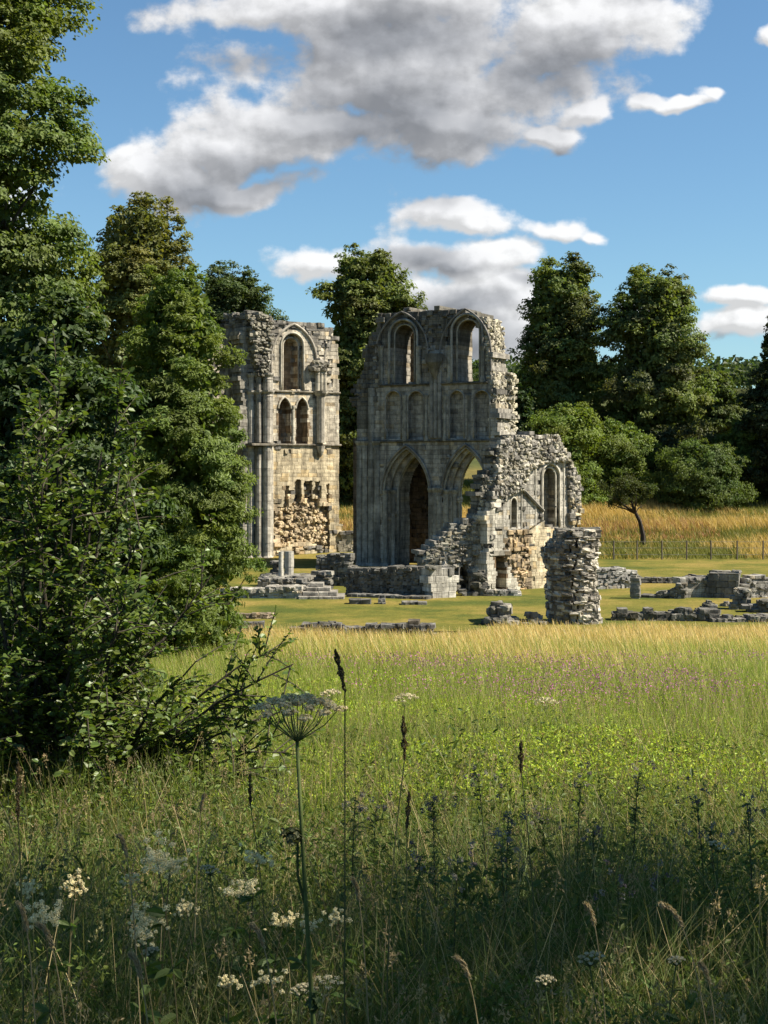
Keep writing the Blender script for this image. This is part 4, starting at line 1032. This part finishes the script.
# white umbels, smaller
UM = [(545,698,15,.05,'white flat umbel on the meadow, right of the pink haze and below the pillar'),(655,741,12,.05,'white flat umbel in the right half of the meadow, nearest the right seed stalks'),(405,694,14,.05,'upper of the pale umbels left of the meadow centre'),(330,690,13,.04,'small pale umbel just above the hogweed head'),
      (322,978,3.6,.05,'hazy white umbel low in the foreground grass, bottom centre-right of the hogweed stem'),(590,953,3.4,.03,'drooping pale umbel in the shaded grass at lower right'),(676,957,3.8,.022,'small pale umbel at the lower right'),(150,948,3.8,.022,'small pale umbel at the lower left'),(718,842,5,.035,'pale umbel on a tall stalk near the right edge'),(210,866,4.6,.03,'grey umbel above the cream flower plumes'),
      (300,985,3.4,.025,'lowest pale umbel beside the hogweed stem'),(545,976,3.2,.022,'faint pale umbel near the bottom edge')]
for px, py, D, R, lb in UM:
    r, hd = plant('umbel_flower', lb, 'flower', px, py, D, px+random.uniform(-12,12), 'white umbel flowers in the grass')
    ap = umbel(r, hd, R*(D/6 if D > 10 else 1), 16, (.55,.50,.32), (.09,.12,.04), dome=.4, fsz=.005 if D < 10 else .018, nf=22, tilt=random.uniform(-.3,.3))
    mb = MB(); tube(mb, stem_path(np.zeros(3), ap), np.linspace(.004,.002,9)*(1 if D<10 else 2), (.08,.11,.035), n=5); mb.build('stem', M_STEM, r)
# meadowsweet plumes
MS = [(157,854,3.6,.05,'brightest cream plume, highest of the foreground cream flowers'),(170,866,3.7,.03,'small cream plume touching the brightest one'),(73,884,4.2,.028,'small cream plume left of the brightest plume'),(45,915,3.6,.045,'large cream plume near the left edge'),(147,920,3.6,.038,'cream plume below the brightest one'),(139,934,3.5,.024,'small cream plume directly under another plume'),(241,888,4.2,.04,'double cream plume right of the brightest one'),(258,857,4.4,.03,'round pale plume between the shrub and hogweed stem'),(283,919,3.9,.025,'small cream plume left of the hogweed stem'),(338,916,3.9,.026,'cream plume just right of the hogweed stem'),(186,906,4.2,.028,'flat pale plume in the middle of the cream flowers'),(268,978,3.6,.026,'pale plume low by the hogweed stem foot'),(131,880,4.6,.022,'faint cream plume between the brightest plume and the left ones'),(30,888,4.6,.03,'hazy cream plume high at the left edge'),(310,925,4.0,.022,'tiny cream plume touching the hogweed stem'),(228,982,3.6,.02,'tiny pale plume at the bottom')]
for px, py, D, R, lb in MS:
    r, hd = plant('meadowsweet', lb, 'flower', px, py, D, px+random.uniform(-15,15), 'cream meadowsweet plumes in the shaded grass')
    mf = MB()
    for k in range(26): florets(mf, hd+rng.normal(size=3)*np.array([R*.62,R*.5,R*.42]), R*random.uniform(.1,.34), int(45*R/.04)+12, .0042, (.82,.74,.44), .9)
    mf.build('florets', M_PETAL, r)
    mb = MB(); sp = stem_path(np.zeros(3), hd-np.array([0,0,R*.3])); tube(mb, sp, np.linspace(.003,.0014,9), (.10,.09,.04), n=5); mb.build('stem', M_STEM, r)
    mb = MB(); ii = rng.integers(2,8,26); n_ = unit(rdir(26)+np.array([0,0,.6])); leaves(mb, sp[ii], unit(rdir(26)*np.array([1,1,.3])), n_, .05, .022, jcol((.075,.115,.03),26), True); mb.build('foliage', M_LEAF, r)
# dark seed spikes
SP = [(340,670,3.2,30,342,'upright brown seed spike standing above the hogweed head'),(404,738,3.4,30,412,'brown seed spike with a bent side spike in mid meadow'),(521,757,3.8,22,530,'short brown seed spike over the bright meadow'),(408,810,4.0,26,406,'dark seed spike at the edge of the shade'),(18,790,3.4,40,10,'brown drooping seed spike at the left edge'),(250,790,4.5,22,252,'dark spike under the shrub boughs')]
for px, py, D, ln, pb, lb in SP:
    r, hd = plant('seed_spike', lb, 'plant', px, py, D, pb, 'brown seed spikes')
    L_ = ln/F*D*1.4; n = 260; t = rng.random(n); dirn = unit(np.array([random.uniform(-.25,.1),0,1.]));
    R_ = .0056*np.sin(t*2.7+.25)*(.6+.5*np.sin(t*17+px))+.0008; p = hd+dirn*((t-.5)*L_)[:,None]+rdir(n)*R_[:,None]
    mb = MB(); leaves(mb, p, unit(dirn+rdir(n)*.6), rdir(n), .009, .0045, jcol((.14,.10,.055),n,.4)); mb.build('seed_head', M_LEAF, r)
    mb = MB(); tube(mb, stem_path(np.zeros(3), hd-dirn*L_*.5), np.linspace(.0026,.0014,9), (.09,.10,.04), n=5); mb.build('stem', M_STEM, r)
# mugwort-like dark leafy stalks
DK = [(432,800,5.2),(478,792,5.6),(497,835,4.6),(505,812,5.0),(541,800,5.6),(573,795,5.8),(600,805,5.4),(641,790,6.0),(690,795,5.8),(710,800,5.4),(748,812,5.2),(455,842,4.5),(412,835,5.0),(350,800,5.4),(378,786,6.0),(660,842,4.8),(620,858,4.4)]
DKL = ['leftmost tall','broad-headed','dense dark near','slender dark','loose tufted','pale tipped','upright grey','high thin','far right pair left-hand','far right pair right-hand','edge-most','low dense','short left','nearer of two just right of the hogweed,','farther of two just right of the hogweed,','low right','lowest right']
for (px, py, D), a in zip(DK, DKL):
    py += random.uniform(-22,34); px += random.uniform(-8,8)
    r, hd = plant('leafy_stalk', f'{a} dark leafy stalk at the shade edge', 'plant', px, py, D, px+random.uniform(-10,10), 'dark leafy stalks at the edge of the shade')
    sp = stem_path(np.zeros(3), hd, .05, 14); mb = MB(); tube(mb, sp, np.linspace(.0045,.0015,14), (.07,.075,.035), n=5); mb.build('stem', M_STEM, r)
    n = random.randint(170,300); t = rng.uniform(.25,1,n); base = np.stack([np.interp(t,np.linspace(0,1,14),sp[:,k]) for k in range(3)],1)
    sp_ = np.interp(t,[.25,.6,1],[.05,.075,.02])[:,None]*rng.random((n,1)); d = unit(rdir(n)*np.array([1,1,.6])+np.array([0,0,.25]))
    mb = MB(); leaves(mb, base+d*sp_*random.uniform(.7,1.4), d, unit(rdir(n)+np.array([0,0,.8])), rng.uniform(.015,.045,n), rng.uniform(.004,.012,n), jcol((.115,.145,.05),n,.4)); mb.build('foliage', M_LEAF, r)
    mb = MB()
    for k in range(9): florets(mb, hd+rng.normal(size=3)*np.array([.03,.03,.03]), .012, 16, .008, (.17,.14,.13) if random.random()<.5 else (.27,.25,.19), 1)
    mb.build('blossom', M_PETAL, r)
# straw grass heads arching in the foreground
SG = [(455,958,3.0,505,'straw grass head arching at the bottom centre, right of the hogweed stem'),(660,905,3.0,742,'long straw grass head at lower right, bent left'),(118,836,3.4,150,'curled straw grass head above the cream flowers'),(38,925,2.9,90,'straw head at the lower left, leaning left'),(18,905,2.8,50,'pale straw head hugging the left edge'),(352,880,3.3,378,'straw head right beside the hogweed stem'),(130,955,2.8,170,'straw head among the lowest cream flowers'),(585,905,3.2,620,'thin straw head over the shaded grass, right of centre'),(700,965,2.9,735,'short straw head near the lower right corner'),(205,795,4.2,190,'high straw head under the shrub'),(250,925,3.0,300,'straw head leaning over to the left, left of the hogweed stem')]
for px, py, D, pb, lb in SG:
    r, hd = plant('grass_head', lb, 'plant', px, py, D, pb, 'straw grass heads in the foreground')
    t = np.linspace(0,1,16)[:,None]; mid = np.array([hd[0]*.35,0,hd[2]*1.02]); path = 2*t*(1-t)*mid+t*t*hd
    mb = MB(); tube(mb, path, np.linspace(.0022,.0009,16), (.30,.24,.12), n=5); mb.build('stem', M_STEM, r)
    n = 150; tt = rng.uniform(.78,1,n); p = np.stack([np.interp(tt,t[:,0],path[:,k]) for k in range(3)],1); tg = unit(path[-1]-path[-4])
    mb = MB(); leaves(mb, p+rdir(n)*.004, unit(tg+rdir(n)*.5), rdir(n), .013, .0035, jcol((.42,.34,.2),n,.25)); mb.build('seed_head', M_GRASS, r)

# ------------------------------------------------------------------ sky, sun, camera
sc = bpy.context.scene
w = bpy.data.worlds.new('World'); sc.world = w; w.use_nodes = True; nt = w.node_tree; nt.nodes.clear(); L = nt.links
out = N(nt,'ShaderNodeOutputWorld'); sky = N(nt,'ShaderNodeTexSky', sky_type='NISHITA', sun_disc=False)
sky.sun_elevation = SUN_EL
sdir = Vector((math.cos(SUN_EL)*math.cos(SUN_AZ), -math.cos(SUN_EL)*math.sin(SUN_AZ), math.sin(SUN_EL)))
sky.sun_rotation = math.atan2(sdir.x, sdir.y)
sky.air_density = 1.0; sky.dust_density = .15; sky.ozone_density = 3.6; sky.altitude = 100
bg = N(nt,'ShaderNodeBackground'); bg.inputs[1].default_value = .056
tn = N(nt,'ShaderNodeVectorMath', operation='MULTIPLY'); tn.inputs[1].default_value=(.74,.9,.93); L.new(sky.outputs[0], tn.inputs[0]); L.new(tn.outputs[0], bg.inputs[0])
# clouds, laid out by compass direction and elevation
CL = [(300,8,120,26),(430,0,180,50),(560,20,130,50),(410,70,180,62),(320,128,145,42),(440,118,105,46),(235,145,70,30),(500,85,70,40),
      (168,182,60,38),(132,172,34,32),(240,188,75,18),(440,213,62,22),(470,220,40,14),(320,264,58,20),(560,227,40,15),(590,230,22,10),(470,256,95,22),(485,300,100,42),(500,345,80,45),
      (552,126,30,14),(590,106,30,15),(672,106,40,9),(706,97,20,11),(742,300,34,12),(738,330,58,16),(768,25,18,16),(640,302,26,14),(660,335,40,10),
      (120,-60,160,30),(700,-90,120,40),(900,60,90,30),(-80,200,120,60),(980,260,140,34),(-260,80,160,60),(1150,120,110,40)]
g = bpy.data.node_groups.new('CloudField','ShaderNodeTree')
g.interface.new_socket('P', in_out='INPUT', socket_type='NodeSocketVector'); g.interface.new_socket('F', in_out='OUTPUT', socket_type='NodeSocketFloat'); g.interface.new_socket('S', in_out='OUTPUT', socket_type='NodeSocketFloat')
gi = N(g,'NodeGroupInput'); go = N(g,'NodeGroupOutput'); GL = g.links
mp = N(g,'ShaderNodeMapping'); mp.inputs['Scale'].default_value=(1,1.25,1); GL.new(gi.outputs[0], mp.inputs[0])
nwa = N(g,'ShaderNodeTexNoise', i_Scale=12.0, i_Detail=4.0); GL.new(gi.outputs[0], nwa.inputs['Vector'])
wv = N(g,'ShaderNodeVectorMath', operation='SUBTRACT'); GL.new(nwa.outputs['Color'], wv.inputs[0]); wv.inputs[1].default_value=(.5,.5,.5)
ws = N(g,'ShaderNodeVectorMath', operation='SCALE'); ws.inputs['Scale'].default_value=.055; GL.new(wv.outputs[0], ws.inputs[0])
pw = N(g,'ShaderNodeVectorMath', operation='ADD'); GL.new(gi.outputs[0], pw.inputs[0]); GL.new(ws.outputs[0], pw.inputs[1])
acc = None
for (cx,cy,rx,ry) in CL:
    sub = N(g,'ShaderNodeVectorMath', operation='SUBTRACT'); sub.inputs[1].default_value=((cx-CX)/F,(HY-cy)/F,0); GL.new(pw.outputs[0], sub.inputs[0])
    dv = N(g,'ShaderNodeVectorMath', operation='MULTIPLY'); dv.inputs[1].default_value=(F/rx,F/ry,0); GL.new(sub.outputs[0], dv.inputs[0])
    ln = N(g,'ShaderNodeVectorMath', operation='LENGTH'); GL.new(dv.outputs[0], ln.inputs[0])
    if acc is None: acc = ln.outputs['Value']
    else:
        mn = N(g,'ShaderNodeMath', operation='SMOOTH_MIN'); mn.inputs[2].default_value=.25; GL.new(acc, mn.inputs[0]); GL.new(ln.outputs['Value'], mn.inputs[1]); acc = mn.outputs[0]
nf = N(g,'ShaderNodeTexNoise', i_Scale=20.0, i_Detail=11.0, i_Roughness=.60); GL.new(mp.outputs[0], nf.inputs['Vector'])
nb = N(g,'ShaderNodeTexNoise', i_Scale=10.0, i_Detail=4.0, i_Roughness=.5); GL.new(mp.outputs[0], nb.inputs['Vector'])
m1 = N(g,'ShaderNodeMath', operation='MULTIPLY_ADD'); m1.inputs[1].default_value=2.0; m1.inputs[2].default_value=-1.0; GL.new(nf.outputs[0], m1.inputs[0])
m2 = N(g,'ShaderNodeMath', operation='MULTIPLY_ADD'); m2.inputs[1].default_value=1.0; m2.inputs[2].default_value=-.5; GL.new(nb.outputs[0], m2.inputs[0])
s1 = N(g,'ShaderNodeMath', operation='SUBTRACT'); s1.inputs[0].default_value=1.12; GL.new(acc, s1.inputs[1])
a1 = N(g,'ShaderNodeMath', operation='ADD'); GL.new(s1.outputs[0], a1.inputs[0]); GL.new(m1.outputs[0], a1.inputs[1])
a2 = N(g,'ShaderNodeMath', operation='ADD'); GL.new(a1.outputs[0], a2.inputs[0]); GL.new(m2.outputs[0], a2.inputs[1]); GL.new(a2.outputs[0], go.inputs[0]); mS = N(g,'ShaderNodeMath', operation='ADD'); GL.new(s1.outputs[0], mS.inputs[0]); GL.new(m2.outputs[0], mS.inputs[1]); mT = N(g,'ShaderNodeMath', operation='MULTIPLY'); mT.inputs[1].default_value=.68; GL.new(mS.outputs[0], mT.inputs[0]); mU = N(g,'ShaderNodeMath', operation='MULTIPLY_ADD'); mU.inputs[1].default_value=.32; GL.new(a2.outputs[0], mU.inputs[0]); GL.new(mT.outputs[0], mU.inputs[2]); GL.new(mU.outputs[0], go.inputs[1])
tc = N(nt,'ShaderNodeTexCoord'); sp = N(nt,'ShaderNodeSeparateXYZ'); L.new(tc.outputs['Generated'], sp.inputs[0])
my = N(nt,'ShaderNodeMath', operation='MAXIMUM'); my.inputs[1].default_value=.02; L.new(sp.outputs[1], my.inputs[0])
du = N(nt,'ShaderNodeMath', operation='DIVIDE'); L.new(sp.outputs[0], du.inputs[0]); L.new(my.outputs[0], du.inputs[1])
dv = N(nt,'ShaderNodeMath', operation='DIVIDE'); L.new(sp.outputs[2], dv.inputs[0]); L.new(my.outputs[0], dv.inputs[1])
cb = N(nt,'ShaderNodeCombineXYZ'); L.new(du.outputs[0], cb.inputs[0]); L.new(dv.outputs[0], cb.inputs[1])
G0 = N(nt,'ShaderNodeGroup', node_tree=g); L.new(cb.outputs[0], G0.inputs[0])
den = N(nt,'ShaderNodeMapRange', interpolation_type='SMOOTHSTEP'); den.inputs[1].default_value=-.05; den.inputs[2].default_value=.44; L.new(G0.outputs[0], den.inputs[0])
def offs(dx, dy):
    o = N(nt,'ShaderNodeVectorMath', operation='ADD'); o.inputs[1].default_value=(dx/F, dy/F, 0); L.new(cb.outputs[0], o.inputs[0]); G = N(nt,'ShaderNodeGroup', node_tree=g); L.new(o.outputs[0], G.inputs[0])
    r = N(nt,'ShaderNodeMapRange'); r.inputs[1].default_value=-.2; r.inputs[2].default_value=.95; L.new(G.outputs[1], r.inputs[0]); return r.outputs[0]
s_b = offs(26, 46)
# light from the upper right: the field's slope towards the sun
oo = N(nt,'ShaderNodeVectorMath', operation='ADD'); oo.inputs[1].default_value=(7/F, 9/F, 0); L.new(cb.outputs[0], oo.inputs[0]); Ga = N(nt,'ShaderNodeGroup', node_tree=g); L.new(oo.outputs[0], Ga.inputs[0])
df_ = N(nt,'ShaderNodeMath', operation='SUBTRACT'); L.new(G0.outputs[0], df_.inputs[0]); L.new(Ga.outputs[0], df_.inputs[1])
lt = N(nt,'ShaderNodeMapRange'); lt.inputs[1].default_value=-.28; lt.inputs[2].default_value=.28; lt.inputs[3].default_value=.78; lt.inputs[4].default_value=1.16; L.new(df_.outputs[0], lt.inputs[0])
cr = N(nt,'ShaderNodeValToRGB'); e = cr.color_ramp.elements; e[0].position=.0; e[0].color=(.93,.93,.93,1); e[1].position=1; e[1].color=(.35,.36,.385,1)
k = e.new(.3); k.color=(.86,.86,.87,1); k = e.new(.62); k.color=(.56,.565,.585,1)
L.new(s_b, cr.inputs[0])
cm = N(nt,'ShaderNodeVectorMath', operation='SCALE'); L.new(cr.outputs[0], cm.inputs[0]); L.new(lt.outputs[0], cm.inputs['Scale'])
bc = N(nt,'ShaderNodeBackground'); L.new(cm.outputs[0], bc.inputs[0]); bc.inputs[1].default_value=.37
fr = N(nt,'ShaderNodeMath', operation='GREATER_THAN'); fr.inputs[1].default_value=.05; L.new(sp.outputs[1], fr.inputs[0])
up = N(nt,'ShaderNodeMapRange'); up.inputs[1].default_value=.0; up.inputs[2].default_value=.03; L.new(sp.outputs[2], up.inputs[0])
ff = N(nt,'ShaderNodeMath', operation='MULTIPLY'); L.new(den.outputs[0], ff.inputs[0]); L.new(fr.outputs[0], ff.inputs[1])
f2 = N(nt,'ShaderNodeMath', operation='MULTIPLY'); L.new(ff.outputs[0], f2.inputs[0]); L.new(up.outputs[0], f2.inputs[1])
f3 = N(nt,'ShaderNodeMath', operation='MULTIPLY'); f3.inputs[1].default_value=.96; L.new(f2.outputs[0], f3.inputs[0])
mx = N(nt,'ShaderNodeMixShader'); L.new(f3.outputs[0], mx.inputs[0]); L.new(bg.outputs[0], mx.inputs[1]); L.new(bc.outputs[0], mx.inputs[2]); L.new(mx.outputs[0], out.inputs[0])

sl = bpy.data.lights.new('sun','SUN'); sl.energy = 4.5; sl.angle = math.radians(.5); sl.color = (1,.90,.76)
so = bpy.data.objects.new('sun', sl); col.objects.link(so); so.rotation_euler = (-sdir).to_track_quat('-Z','Y').to_euler(); so.location = (30,-10,60)
cam = bpy.data.cameras.new('camera'); co = bpy.data.objects.new('camera', cam); col.objects.link(co)
co.location = (0,0,HC); co.rotation_euler = (math.radians(90),0,0)
cam.sensor_fit = 'VERTICAL'; cam.sensor_height = 24; cam.lens = 24*F/1024; cam.shift_y = (HY-512)/1024; cam.clip_end = 5000; cam.clip_start = .05
sc.camera = co
sc.view_settings.view_transform = 'Standard'; sc.view_settings.look = 'None'; sc.view_settings.exposure = 1.36; sc.view_settings.gamma = 1
sc.render.engine = 'CYCLES'
sc.cycles.max_bounces = 8; sc.cycles.diffuse_bounces = 5; sc.cycles.transmission_bounces = 5; sc.cycles.glossy_bounces = 2
sc.cycles.caustics_reflective = False; sc.cycles.caustics_refractive = False
